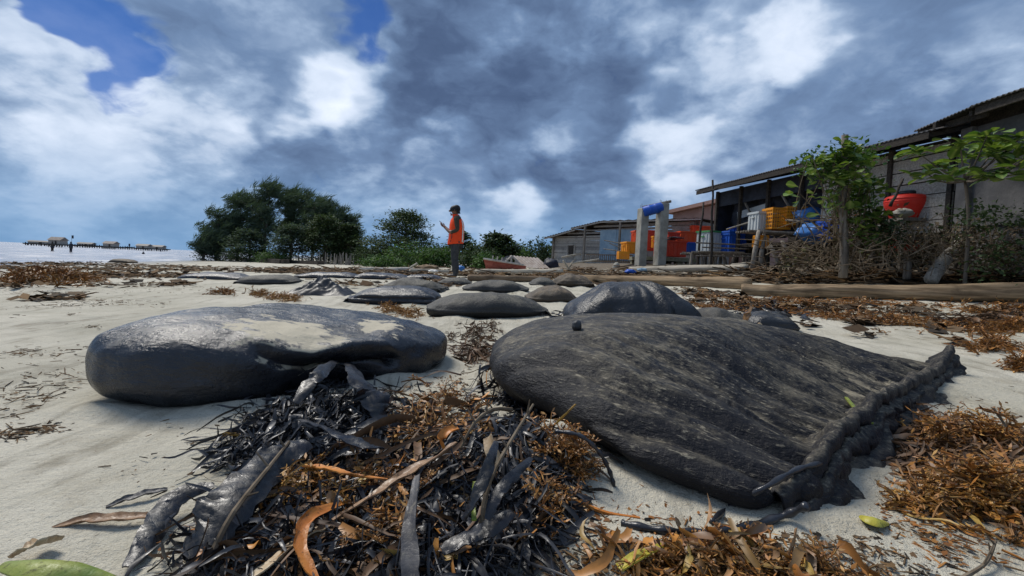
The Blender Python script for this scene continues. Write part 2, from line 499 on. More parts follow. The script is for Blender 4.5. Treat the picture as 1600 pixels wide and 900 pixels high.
plastic('red_plastic', (.55, .045, .018)); plastic('orange_plastic', (.72, .085, .015)); plastic('yellow_plastic', (.78, .30, .012))
plastic('blue_plastic', (.012, .095, .48)); plastic('white_plastic', (.52, .55, .55)); plastic('green_plastic', (.06, .28, .09)); plastic('tank_red', (.72, .03, .015), .2)
plastic('blue_tarp', (.03, .16, .45), .5); plastic('mint_plastic', (.10, .42, .27))
m_wood('grey_wood', (.30, .275, .24), (.56, .52, .46)); m_wood('grey_wood_x', (.19, .175, .155), (.36, .335, .30), (30, 30, 2.5))
m_wood('pale_wood', (.34, .30, .235), (.52, .47, .38)); m_wood('brown_wood', (.14, .095, .06), (.27, .195, .125)); m_wood('post_wood', (.13, .11, .09), (.31, .28, .24), (25, 25, 2))
m_wood('dark_wood', (.035, .03, .026), (.085, .072, .06)); m_wood('log_wood', (.11, .075, .045), (.36, .26, .16), (1.6, 26, 26))
m_wood('red_wood', (.30, .075, .05), (.42, .14, .10))
simple('concrete', (.27, .255, .22), (.42, .405, .35), 3, .9, .2, .4, .02)
simple('dark_concrete', (.085, .085, .09), (.17, .165, .165), 1.6, .92, .2, .5, .03)
simple('mossy', (.16, .17, .10), (.30, .29, .23), 4, .95, .2, .4, .02)
simple('roof_tin', (.075, .07, .068), (.16, .145, .135), 2.5, .6, .4, .15, .01)
simple('rust_tin', (.13, .09, .07), (.26, .22, .195), 3, .65, .4, .15, .01)
simple('pink_wall', (.36, .21, .165), (.46, .285, .225), 2, .9, .2, .2, .01)
simple('blue_panel', (.24, .36, .46), (.36, .48, .56), 3, .7, .3, .1, .01)
simple('black_tarp', (.012, .013, .02), (.035, .038, .055), 3, .6, .4, .5, .03)
simple('black_rubber', (.012, .012, .014), (.035, .035, .038), 14, .45, .5, .6, .006)
simple('wet_black', (.010, .011, .014), (.035, .037, .045), 9, .30, .5, .6, .006)
simple('skin', (.20, .105, .068), (.25, .135, .09), 10, .6, .35, 0)
simple('olive_cloth', (.055, .048, .036), (.085, .075, .058), 18, .9, .1, .3, .004)
simple('trousers', (.045, .047, .05), (.075, .075, .075), 18, .9, .1, .3, .004)
def m_vest(b, p, co):
    n = b.noise(co, 14, 4, .6)
    b.put(p.inputs['Base Color'], b.mix(n, (.90, .060, .012), (.97, .10, .025)))
    bump(b, p, n, .3, .008)
material('orange_vest', m_vest, .75, .2)
simple('reflector', (.72, .70, .64), (.82, .80, .74), 12, .4, .5, 0)
simple('hair', (.010, .009, .009), (.022, .02, .018), 30, .6, .3, .3, .004)
simple('screen', (.012, .012, .014), (.018, .018, .02), 10, .2, .5, 0)
simple('rope', (.03, .03, .032), (.09, .085, .08), 60, .7, .3, .5, .003)
simple('trunk', (.085, .07, .055), (.19, .165, .14), 5, .95, .1, .5, .02, (1, 1, .3))
simple('twig', (.10, .075, .05), (.22, .175, .125), 12, .9, .15, 0)
island_mat('casuarina', [(.042, .066, .050), (.062, .092, .064), (.082, .115, .072), (.048, .072, .060)], .85, .12, 3, .22)
island_mat('almond_far', [(.035, .060, .028), (.055, .085, .035), (.070, .105, .042), (.045, .068, .036)], .75, .2, 3, .15)
island_mat('bush', [(.03, .07, .02), (.055, .115, .028), (.075, .14, .035), (.04, .08, .03)], .7, .25, 4, .2)
island_mat('dark_bush', [(.025, .045, .02), (.04, .065, .028), (.05, .08, .03)], .75, .2, 4, .15)
island_mat('vine_leaf', [(.035, .08, .018), (.06, .13, .024), (.09, .17, .03), (.03, .06, .018)], .5, .4, 12, .2)
island_mat('dry_brush', [(.10, .07, .045), (.17, .13, .085), (.06, .045, .03), (.08, .085, .035)], .9, .1, 8)
def m_almond(b, p, co):
    oi = b.n('ShaderNodeObjectInfo').outputs['Random']
    cr = b.n('ShaderNodeValToRGB'); b.put(cr.inputs[0], oi)
    e = cr.color_ramp.elements; e[0].color = (.035, .075, .018, 1); e[1].color = (.15, .24, .045, 1)
    k = e.new(.55); k.color = (.075, .145, .026, 1)
    sp = b.n('ShaderNodeSeparateXYZ'); b.put(sp.inputs[0], co)
    vein = b.ramp(b.math('ABSOLUTE', sp.outputs['Y']), .0, .03, 1, 0)
    col = b.mix(b.math('MULTIPLY', vein, .5), cr.outputs[0], (.30, .36, .12))
    b.put(p.inputs['Base Color'], col)
    tr = b.n('ShaderNodeBsdfTranslucent'); b.put(tr.inputs[0], b.mix(1.0, col, (1.6, 1.6, .7), 'MULTIPLY'))
    mx = b.n('ShaderNodeMixShader'); mx.inputs[0].default_value = .22
    out = [q for q in b.t.nodes if q.type == 'OUTPUT_MATERIAL'][0]
    b.t.links.new(p.outputs[0], mx.inputs[1]); b.t.links.new(tr.outputs[0], mx.inputs[2]); b.t.links.new(mx.outputs[0], out.inputs[0])
material('almond_leaf', m_almond, .45, .4)
island_mat('black_weed', [(.010, .011, .014), (.022, .023, .028), (.05, .05, .055), (.014, .014, .017), (.03, .026, .024)], .35, .5, 60, rrange=(.22, .6))
island_mat('brown_weed', [(.30, .12, .022), (.42, .18, .032), (.16, .065, .018), (.46, .25, .07), (.09, .042, .018), (.34, .13, .022), (.22, .13, .06), (.05, .03, .018)], .5, .4, 40)
island_mat('blade_weed', [(.40, .15, .022), (.20, .09, .035), (.52, .22, .035), (.28, .17, .09), (.12, .06, .03), (.45, .30, .08)], .45, .45, 40)
island_mat('amber_weed', [(.44, .21, .035), (.32, .13, .022), (.50, .29, .08), (.20, .085, .02), (.10, .05, .018)], .4, .5, 50)
island_mat('dark_brown_weed', [(.06, .032, .016), (.11, .06, .028), (.16, .085, .04), (.035, .022, .014)], .55, .35, 40)
island_mat('litter', [(.075, .045, .024), (.14, .085, .045), (.035, .027, .02), (.20, .12, .055), (.10, .075, .05), (.02, .018, .016)], .85, .15, 30)
island_mat('orange_litter', [(.30, .12, .025), (.22, .085, .02), (.14, .06, .022), (.38, .18, .05)], .7, .2, 30)
island_mat('pale_litter', [(.34, .29, .22), (.25, .20, .14), (.42, .38, .31), (.16, .12, .085)], .9, .15, 20)
def leafm(name, c1, c2, spot=(.05, .03, .015), rough=.45, amt=.7):
    def fn(b, p, co):
        n = b.noise(co, 14, 5, .6); n2 = b.noise(co, 70, 4, .65)
        col = b.mix(b.ramp(n, .3, .7), c1, c2)
        col = b.mix(b.math('MULTIPLY', b.ramp(n2, .54, .68), amt), col, spot)
        b.put(p.inputs['Base Color'], col)
        b.put(p.inputs['Roughness'], b.ramp(n2, .3, .7, rough - .12, rough + .25))
        bump(b, p, b.math('ADD', n2, b.math('MULTIPLY', n, .6)), .45, .004)
    return material(name, fn, rough, .45)
leafm('orange_blade', (.42, .13, .018), (.55, .21, .035)); leafm('brown_blade', (.17, .09, .045), (.30, .17, .08)); leafm('grey_blade', (.04, .038, .042), (.10, .095, .095), (.30, .27, .21), .5, .4)
leafm('yellow_leaf', (.45, .36, .03), (.34, .33, .05)); leafm('green_leaf', (.10, .17, .02), (.24, .27, .045), (.06, .055, .02)); leafm('mustard_leaf', (.42, .22, .02), (.30, .17, .03))
leafm('pale_blade', (.50, .40, .26), (.40, .27, .15), (.22, .12, .06)); leafm('black_fabric', (.005, .006, .008), (.013, .014, .020), (.10, .09, .07), .34, .14)

# ================================================================== SETTING
def build_ground():
    n = 420
    u = np.linspace(-1, 1, n)
    k, a = 8.7, .42
    w = np.sign(u) * a * (np.exp(k * np.abs(u)) - 1)
    X, Y = np.meshgrid(w + .1, w + 1.9, indexing='xy')
    Z = terr(X, Y)
    x, y, z = X.ravel(), Y.ravel(), Z.ravel().copy()
    d = np.hypot(x, y)
    for i in np.where(d < 26)[0]:
        xi, yi = float(x[i]), float(y[i])
        q = mnoise.noise((xi * 3.1, yi * 3.1, 7)); z[i] += .024 * mnoise.noise((xi * 1.1, yi * 1.1, 3)) + .012 * mnoise.noise((xi * 5, yi * 5, 1)) + .004 * mnoise.noise((xi * 19, yi * 19, 2)) - .030 * max(0, q - .32)
        if d[i] > 5: z[i] += .03 * mnoise.noise((xi * .6, yi * .6, 9))
    idx = np.arange(n * n).reshape(n, n)
    F = np.stack((idx[:-1, :-1], idx[:-1, 1:], idx[1:, 1:], idx[1:, :-1]), -1).reshape(-1, 4)
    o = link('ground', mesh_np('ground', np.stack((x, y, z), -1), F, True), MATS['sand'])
    global GROUND
    GROUND = o
    tag(o, 'pale grey sand beach rising towards the houses', 'beach', kind='structure')
    V = np.array([(-9000, -9000, -.30), (9000, -9000, -.30), (9000, 9000, -.30), (-9000, 9000, -.30)])
    o = link('water', mesh_np('water', V, np.array([[0, 1, 2, 3]])), MATS['sea'])
    tag(o, 'grey sea with pale foam along the left shore', 'sea', kind='structure')
build_ground()

# ------------------------------------------------------------------ vegetation
LEAF_Q = (np.array([(0, 0, 0), (.45, -.5, .08), (1, 0, 0), (.45, .5, .08)]), np.array([[0, 1, 2, 3]]))
NEEDLE = (np.array([(0, -.5, 0), (.55, -.4, -.10), (1, 0, -.28), (.55, .4, -.10), (0, .5, 0)]), np.array([[0, 1, 3, 4], [1, 2, 2, 3]]))
NEEDLE = (np.array([(0, -.5, 0), (.5, -.45, .02), (1, 0, -.08), (.5, .45, .02), (0, .5, 0), (0, 0, 0)]), np.array([[0, 1, 3, 4], [1, 2, 3, 3]]))

def limb_set(base, top, spread, nl, rnd, up=.5, r0=.12, lean=(0, 0)):
    """a tapered trunk and limbs; returns the MB and the limb end points"""
    mb = MB(); ends = []
    base = np.asarray(base, float)
    tip = base + np.array((lean[0], lean[1], top))
    pts = [base * (1 - t) + tip * t + np.array((rnd.uniform(-.06, .06), rnd.uniform(-.06, .06), 0)) * top * .3 * (0 < t < 1) for t in np.linspace(0, 1, 6)]
    mb.tube(pts, [r0 * (1 - .8 * t) for t in np.linspace(0, 1, 6)], 6)
    for i in range(nl):
        t = rnd.uniform(.22, .97)
        s0 = base * (1 - t) + tip * t
        az = rnd.uniform(0, 6.283)
        L = spread * (1.1 - .55 * t) * rnd.uniform(.6, 1.15)
        e = s0 + np.array((math.cos(az) * L, math.sin(az) * L, L * up * rnd.uniform(.4, 1.3)))
        m = (s0 + e) / 2 + np.array((0, 0, L * .10))
        mb.tube([s0, m, e], [r0 * .36 * (1.15 - t), r0 * .24 * (1.15 - t), r0 * .07], 4)
        ends.append((s0, m, e))
    return mb, ends

def casuarina(px, ytop, D, label, wide=1.0, seed=1, density=1.0, base_y=None):
    rnd = random.Random(seed); rg = np.random.default_rng(seed)
    p = at(px, ytop, D); g = on(p[0], p[1], -.1)
    H = p[2] - g[2]
    root = empty('casuarina_tree', g, label, 'tree', 'windblown trees at the far end of the beach')
    mb, ends = limb_set(g, H * .90, H * .36 * wide, 34, rnd, .55, .16, (H * .05, 0))
    mb.build('trunk', MATS['trunk'], root)
    pos, az, pit, L = [], [], [], []
    for s0, m, e in ends:
        for q in range(int(13 * density)):
            t = rnd.uniform(.3, 1.12)
            c = (s0 * (1 - t) + e * t) + np.array((rnd.gauss(0, .16), rnd.gauss(0, .16), rnd.gauss(0, .12))) * H * .10
            k = 12; a0 = rnd.gauss(.1, .55); p0 = rnd.gauss(.35, .35)          # a tuft combed by the wind
            ln = rg.uniform(0, 1, (k, 1)) * np.array([[math.cos(a0), math.sin(a0), math.sin(p0)]]) * .9
            pos.append(c + ln + rg.normal(0, .07, (k, 3)))
            az.append(rg.normal(a0, .30, k)); pit.append(rg.normal(p0, .30, k)); L.append(rg.uniform(.35, .85, k))
    tipp = g + np.array((H * .05, 0, H * .93))
    for q in range(24):
        c = tipp + np.array((rnd.gauss(0, .45), rnd.gauss(0, .4), rnd.uniform(-.9, .25)))
        pos.append(c + rg.normal(0, .10, (12, 3))); az.append(rg.normal(0, .5, 12)); pit.append(rg.normal(.5, .4, 12)); L.append(rg.uniform(.4, .9, 12))
    pos = np.concatenate(pos); az = np.concatenate(az); pit = np.concatenate(pit); L = np.concatenate(L)
    sc = np.stack((L, rg.uniform(.035, .065, len(L)), L), -1)
    V, F = scatter(*NEEDLE, pos, rot_mats(az, pit, rg.uniform(0, 3.14, len(L))), sc)
    keep = V[:, 2] > terr(V[:, 0], V[:, 1]) - .1
    o = link('crown', mesh_np('crown', V - g, F), MATS['casuarina'], root)
    return root

for i, (px, yt, D, w, lab) in enumerate([
        (338, 328, 46, 1.15, 'small windblown feathery tree at the seaward left edge of the grove'),
        (372, 300, 48, 1.0, 'feathery dark tree, second from the left in the far grove'),
        (415, 284, 47, 1.0, 'tallest feathery dark tree at the middle of the far grove'),
        (455, 290, 50, .9, 'tall feathery tree just right of the tallest one in the grove'),
        (490, 303, 47, .95, 'feathery dark tree at the right shoulder of the far grove'),
        (528, 322, 48, .9, 'thin feathery tree sticking out above the right end of the grove'),
        (318, 368, 44, 1.5, 'low straggly feathery shrub tree leaning out at the sea edge of the grove')]):
    casuarina(px, yt, D, lab, w, 20 + i, 1.15 if i < 5 else .8)

def layered_tree(px, ytop, D, wpx, label, mat, seed, layers=6, nleaf=2600, leaf=.30, flat=.10, base=None, group=None, name='almond_tree', trunk_r=.10):
    rnd = random.Random(seed); rg = np.random.default_rng(seed)
    p = at(px, ytop, D); g = on(p[0], p[1], -.1); H = p[2] - g[2]; W = wpx * D / FPX / 2
    root = empty(name, g, label, 'tree', group)
    mb = MB(); mb.tube([g, g + np.array((.1, 0, H * .5)), g + np.array((0, 0, H * .97))], [trunk_r, trunk_r * .7, .02], 6)
    pos = []
    for l in range(layers):
        t = (l + .5) / layers
        z = H * (.30 + .68 * t); rr = W * (1.0 - .72 * t ** 1.7) * rnd.uniform(.8, 1.1)
        nb = 8
        for b_ in range(nb):
            a = b_ / nb * 6.283 + rnd.uniform(0, .9); L = rr * rnd.uniform(.55, 1.05)
            e = g + np.array((math.cos(a) * L, math.sin(a) * L, z + rnd.uniform(-.1, .12) * H * .5))
            mb.tube([g + np.array((0, 0, z * .88)), (g + np.array((0, 0, z)) + e) / 2, e], [trunk_r * .35, trunk_r * .22, .008], 4)
            for q in range(5):
                c = e + (g + np.array((0, 0, z)) - e) * rnd.uniform(0, .55)
                k = max(3, int(nleaf / (layers * nb * 5)))
                pos.append(c + rg.normal(0, 1, (k, 3)) * np.array((.20, .20, flat)) * W * .55)
    mb.build('trunk', MATS['trunk'], root)
    pos = np.concatenate(pos); n = len(pos)
    V, F = scatter(*LEAF_Q, pos, rot_mats(rg.uniform(0, 6.283, n), rg.normal(0, .35, n), rg.normal(0, .4, n)), np.stack((rg.uniform(.7, 1.3, n) * leaf, rg.uniform(.4, .7, n) * leaf, np.full(n, leaf)), -1))
    link('crown', mesh_np('crown', V - g, F), MATS[mat], root)
    return root

layered_tree(508, 338, 41, 95, 'broad dark tree with flat layered branches in front of the feathery grove', 'almond_far', 41, 8, 7000, .22)
layered_tree(547, 352, 42, 70, 'low layered tree at the right foot of the far grove', 'almond_far', 42, 7, 6500, .22)
layered_tree(455, 352, 40, 90, 'dark layered tree low in the middle of the far grove', 'casuarina', 43, 7, 4200, .22)
layered_tree(390, 360, 43, 90, 'dark low tree filling the left foot of the far grove', 'casuarina', 47, 7, 4200, .22)
layered_tree(634, 330, 38, 140, 'lone umbrella shaped tree with sky showing through, left of the person', 'almond_far', 44, 7, 8000, .22, .07)
layered_tree(780, 366, 33, 80, 'spreading leafy tree behind the person on the right', 'dark_bush', 45, 5, 3000, .26)
layered_tree(722, 360, 40, 60, 'thin tree half hidden behind the person', 'almond_far', 46, 5, 1500, .28)

def bush(px, ytop, D, wpx, label, mat, seed, n=2600, leaf=.20, group='bushes behind the beach'):
    rnd = random.Random(seed); rg = np.random.default_rng(seed)
    p = at(px, ytop, D); g = on(p[0], p[1], -.05); H = max(.5, p[2] - g[2]); W = wpx * D / FPX / 2
    root = empty('bush', g, label, 'bush', group)
    mb = MB(); pos = []
    for s in range(14):
        a = rnd.uniform(0, 6.283); q = rnd.uniform(.05, 1) ** .6
        c = np.array((math.cos(a) * W * q * .85, math.sin(a) * W * .7 * q, H * (1 - .55 * q * q) * rnd.uniform(.55, .95)))
        mb.tube([g, g + c * np.array((.5, .5, .6)), g + c], [.035, .025, .008], 4)
        k = n // 28
        pos.append(g + c + rg.normal(0, 1, (k, 3)) * np.array((W * .17, W * .17, H * .13)))
        pos.append(g + c * np.array((1, 1, .5)) + rg.normal(0, 1, (k, 3)) * np.array((W * .2, W * .2, H * .2)))
    mb.build('stem', MATS['trunk'], root)
    pos = np.concatenate(pos); pos[:, 2] = np.maximum(pos[:, 2], g[2] + .05); m = len(pos)
    V, F = scatter(*LEAF_Q, pos, rot_mats(rg.uniform(0, 6.283, m), rg.normal(.2, .5, m), rg.normal(0, .5, m)), np.stack((rg.uniform(.7, 1.4, m) * leaf, rg.uniform(.35, .6, m) * leaf, np.full(m, leaf)), -1))
    link('foliage', mesh_np('foliage', V - g, F), MATS[mat], root)

for i, a in enumerate([
        (430, 392, 39, 60, 'bright low bush at the foot of the far grove behind the stakes', 'bush', 900),
        (405, 385, 42, 110, 'dark undergrowth bush filling the left foot of the grove', 'dark_bush', 2400),
        (500, 380, 43, 130, 'dark undergrowth bush filling the right foot of the grove', 'dark_bush', 2600),
        (345, 385, 45, 70, 'dark bush at the seaward foot of the grove', 'dark_bush', 1500),
        (585, 384, 36, 80, 'low green bush between the grove and the umbrella tree', 'dark_bush', 2200),
        (640, 380, 33, 90, 'green bush at the foot of the umbrella tree', 'bush', 2600),
        (685, 386, 31, 60, 'green bush directly left of the person', 'bush', 2200),
        (745, 384, 28, 70, 'dark green bush directly right of the person', 'dark_bush', 2400),
        (600, 400, 30, 70, 'lowest pale green bush left of the person behind the debris line', 'bush', 1500),
        (800, 380, 36, 80, 'round green bush above the collapsed tin roof', 'bush', 2200),
        (838, 376, 42, 60, 'distant dark bush left of the grey plank house', 'dark_bush', 1800),
        (556, 376, 45, 60, 'dark bush behind the right end of the grove', 'dark_bush', 1500),
        (765, 398, 26, 60, 'low leafy bush behind the red boat', 'bush', 1500)]):
    bush(*a[:4], a[4], a[5], 60 + i, a[6])

# low cover closing the view inland, one continuous mass of scrub
def far_scrub():
    rg = np.random.default_rng(5); pos = []
    for i in range(260):
        px = rg.uniform(520, 1150); D = rg.uniform(44, 60)
        p = at(px, 405, D); z = float(terr(p[0], p[1]))
        h = rg.uniform(.8, 2.3)
        pos.append(np.array((p[0], p[1], z + h * .5)) + rg.normal(0, 1, (45, 3)) * np.array((.9, .9, h * .3)))
    pos = np.concatenate(pos); m = len(pos)
    V, F = scatter(*LEAF_Q, pos, rot_mats(rg.uniform(0, 6.283, m), rg.normal(.2, .5, m), rg.normal(0, .5, m)), np.stack((rg.uniform(.3, .6, m), rg.uniform(.15, .3, m), np.full(m, .4)), -1))
    tag(link('scrub', mesh_np('scrub', V, F), MATS['dark_bush']), 'far mass of dark green scrub behind the beach', 'scrub', kind='stuff')
far_scrub()

# ------------------------------------------------------------------ sea: stilt houses, people, poles, stake fence
def stilt_house(px, ybase, D, w, h, label, roofm):
    p = at(px, ybase, D); p[2] = -.3
    root = empty('stilt_house', p, label, 'house', 'stilt houses standing out on the water')
    k = w
    for i in range(6): MB().tube([p + np.array((-k / 2 + k * i / 5, 0, -.5)), p + np.array((-k / 2 + k * i / 5, 0, .7))], .12, 5).build('stilt', MATS['dark_wood'], root)
    MB().box(p + np.array((0, 1, .75)), (k * 1.25, 3.6, .35)).build('deck', MATS['dark_wood'], root)
    MB().box(p + np.array((0, 1, .9 + h * .35)), (k * .9, 2.6, h * .7)).build('wall', MATS['grey_wood'], root)
    MB().box(p + np.array((k * .12, -.32, .9 + h * .3)), (k * .14, .06, h * .5)).build('door', MATS['dark_wood'], root)
    z0 = p[2] + .9 + h * .7; x0, x1 = p[0] - k * .52, p[0] + k * .52; y0, y1 = p[1] - .6, p[1] + 2.6; ym = (y0 + y1) / 2
    MB().prism([(x0, y0, z0), (x0, y1, z0), (x0, ym, z0 + h * .55)], [(x1, y0, z0), (x1, y1, z0), (x1, ym, z0 + h * .55)]).build('roof', MATS[roofm], root)
for a in [(86, 384, 150, 4.2, 1.9, 'largest stilt house on the sea, pale roof, behind the two wading people', 'rust_tin'),
          (60, 382, 190, 9.0, 1.0, 'long low dark stilt hut left of the pale roofed one', 'roof_tin'),
          (132, 385, 210, 7, 1.2, 'small dark stilt hut right of the wading people', 'roof_tin'),
          (170, 389, 170, 4.2, 1.6, 'pale roofed stilt house in the middle of the row on the sea', 'rust_tin'),
          (222, 393, 190, 5.0, 1.4, 'dark stilt house near the right end of the row on the sea', 'roof_tin'),
          (243, 395, 200, 6.2, 1.3, 'last dark stilt hut at the right end of the row on the sea', 'roof_tin')]:
    stilt_house(*a)
def causeway():
    mb = MB()
    a, c = at(42, 384, 190), at(262, 397.5, 215); a[2] = c[2] = .45
    for i in range(60):
        t = i / 59; q = a * (1 - t) + c * t
        mb.box(q + np.array((0, 0, random.uniform(-.2, .25))), (1.9, 1.2, .35))
        mb.box(q + np.array((0, -.5, -.2)), (.25, .25, random.uniform(1.2, 2.0)))
    tag(mb.build('jetty', MATS['dark_wood']), 'long dark jetty linking the stilt houses on the sea', 'jetty')
causeway()
for px, yb, D, h, lab in [(112, 368, 120, 1.2, 'dark flag on a thin pole in the sea, above the wading people'), (201, 381, 150, 1.2, 'dark flag on a thin pole in the sea, above the middle stilt house'),
                          (250, 391, 170, 1.0, 'small flag on a pole in the sea by the last stilt hut')]:
    p = at(px, yb, D); q = p.copy(); q[2] = -.6
    root = empty('marker_pole', q, lab, 'flag')
    MB().tube([q, p], .035, 5).build('pole', MATS['dark_wood'], root)
    mb = MB(); mb.box(p + np.array((.25, 0, -.35)), (.5, .05, .8)).build('flag', MATS['black_tarp'], root)

def small_person(px, ytop, D, h, label, shirt, trouser):
    p = at(px, ytop, D); g = p.copy(); g[2] = p[2] - h
    root = empty('person', g, label, 'person')
    mb = MB()
    def pt(x, y, z): return g + np.array((x, y, z)) * (h / 1.7)
    mb.tube([pt(0, 0, .80), pt(0, 0, 1.0), pt(0, 0, 1.25), pt(0, 0, 1.40), pt(0, 0, 1.46), pt(0, 0, 1.52), pt(0, 0, 1.62), pt(0, 0, 1.70)], [.15, .16, .19, .15, .06, .085, .10, .04], 8)
    for sx in (-1, 1):
        mb.tube([pt(.17 * sx, 0, 1.38), pt(.24 * sx, 0, 1.1), pt(.20 * sx, -.12, .85)], [.06, .05, .035], 6)
        mb.tube([pt(.09 * sx, 0, .9), pt(.10 * sx, -.03, .45), pt(.12 * sx, 0, -.15)], [.095, .07, .05], 6)
    mb.build('body', MATS[shirt], root, True)
    MB().tube([pt(0, 0, .98), pt(0, 0, .86), pt(0, 0, .70)], [.165, .185, .17], 8).build('trousers', MATS[trouser], root, True)
small_person(82, 377, 62, 1.5, 'person in a dark shirt wading in the sea, left of two', 'dark_wood', 'black_tarp')
small_person(111, 377.5, 60, 1.5, 'person in dark clothes wading in the sea, right of two', 'black_tarp', 'trousers')
small_person(224, 393, 75, 1.0, 'lone distant person sitting low at the water edge left of the stakes', 'black_tarp', 'trousers')

def stake_fence(pts, n, hmin, hmax, label, seed, rr=.05):
    rnd = random.Random(seed)
    P = [G(*p) for p in pts]; root = empty('stake_fence', P[0], label, 'fence')
    C = catmull(P, n)
    for q in C:
        h = rnd.uniform(hmin, hmax); q = on(q[0] + rnd.uniform(-.15, .15), q[1] + rnd.uniform(-.3, .3))
        MB().tube([q - np.array((0, 0, .3)), q + np.array((rnd.uniform(-.08, .08), 0, h))], [rr, rr * .8], 5).build('stake', MATS['grey_wood_x'], root)
stake_fence([(272, 399), (300, 401)], 16, .7, 1.2, 'short row of pale stakes standing in the sea left of the grove', 1, .06)
stake_fence([(302, 402), (380, 406), (450, 410.5), (520, 413.5), (548, 414.5)], 110, .5, 1.0, 'long row of grey stakes along the foot of the grove', 2, .03)
def low_wall():
    P = catmull([G(290, 403.0), G(380, 407), G(450, 411), G(505, 413.5)], 40)
    mb = MB()
    for a, c in zip(P[:-1], P[1:]):
        m = (a + c) / 2; d = c - a
        mb.box(m + np.array((0, -.4, .08)), (np.linalg.norm(d[:2]) * 1.04, .5, random.uniform(.3, .42)), math.atan2(d[1], d[0]))
    tag(mb.build('revetment', MATS['dark_wood']), 'low dark revetment in front of the stake row by the sea', 'revetment')
low_wall()

# ------------------------------------------------------------------ houses on the right
def plank_wall(root, A, B, z0, z1f, ph, mat, th=.03, name='plank', gap=.012, rnd=None):
    """horizontal boards from A to B (xy), top given by z1f(t)"""
    rnd = rnd or random.Random(3)
    A = np.array(A, float); B = np.array(B, float); L = np.linalg.norm(B - A); d = (B - A) / L; nrm = np.array((d[1], -d[0]))
    z = z0; n = 24
    while True:
        ts = np.linspace(0, 1, n + 1)
        ok = [t for t in ts if z1f(t) > z + .02]
        if len(ok) < 2: break
        t0, t1 = min(ok), max(ok)
        def P(t, zz, off): q = A + (B - A) * t + nrm * off; return (q[0], q[1], zz)
        o1 = rnd.uniform(0, .018); sag = rnd.uniform(-.012, .012)
        zt = lambda t: min(z + ph - gap, z1f(t))
        bot = [P(t0, z + sag, o1), P(t1, z, o1), P(t1, z, o1 - th), P(t0, z + sag, o1 - th)]
        top = [P(t0, zt(t0) + sag, o1), P(t1, zt(t1), o1), P(t1, zt(t1), o1 - th), P(t0, zt(t0) + sag, o1 - th)]
        MB().prism(bot, top).build(name, mat, root)
        z += ph
        if z > 12: break

def tin_sheet(mb, a, b, c, d, n=30, amp=.02):
    """corrugated sheet over quad a,b (eave) c,d (ridge side); ribs run from eave to ridge"""
    a, b, c, d = (np.array(q, float) for q in (a, b, c, d))
    nr = np.cross(b - a, d - a); nr /= np.linalg.norm(nr)
    V = []; F = []
    for i in range(n + 1):
        t = i / n; o = amp * (1 if i % 2 else -1)
        p, q = a * (1 - t) + b * t, d * (1 - t) + c * t
        for w in (p + nr * o, q + nr * o, q + nr * (o - .012), p + nr * (o - .012)): V.append(w)
    for i in range(n):
        k = i * 4
        for j in range(4): F.append((k + j, k + (j + 1) % 4, k + 4 + (j + 1) % 4, k + 4 + j))
    F += [(0, 1, 2, 3), (n * 4 + 3, n * 4 + 2, n * 4 + 1, n * 4)]
    mb.add(np.array(V), F)

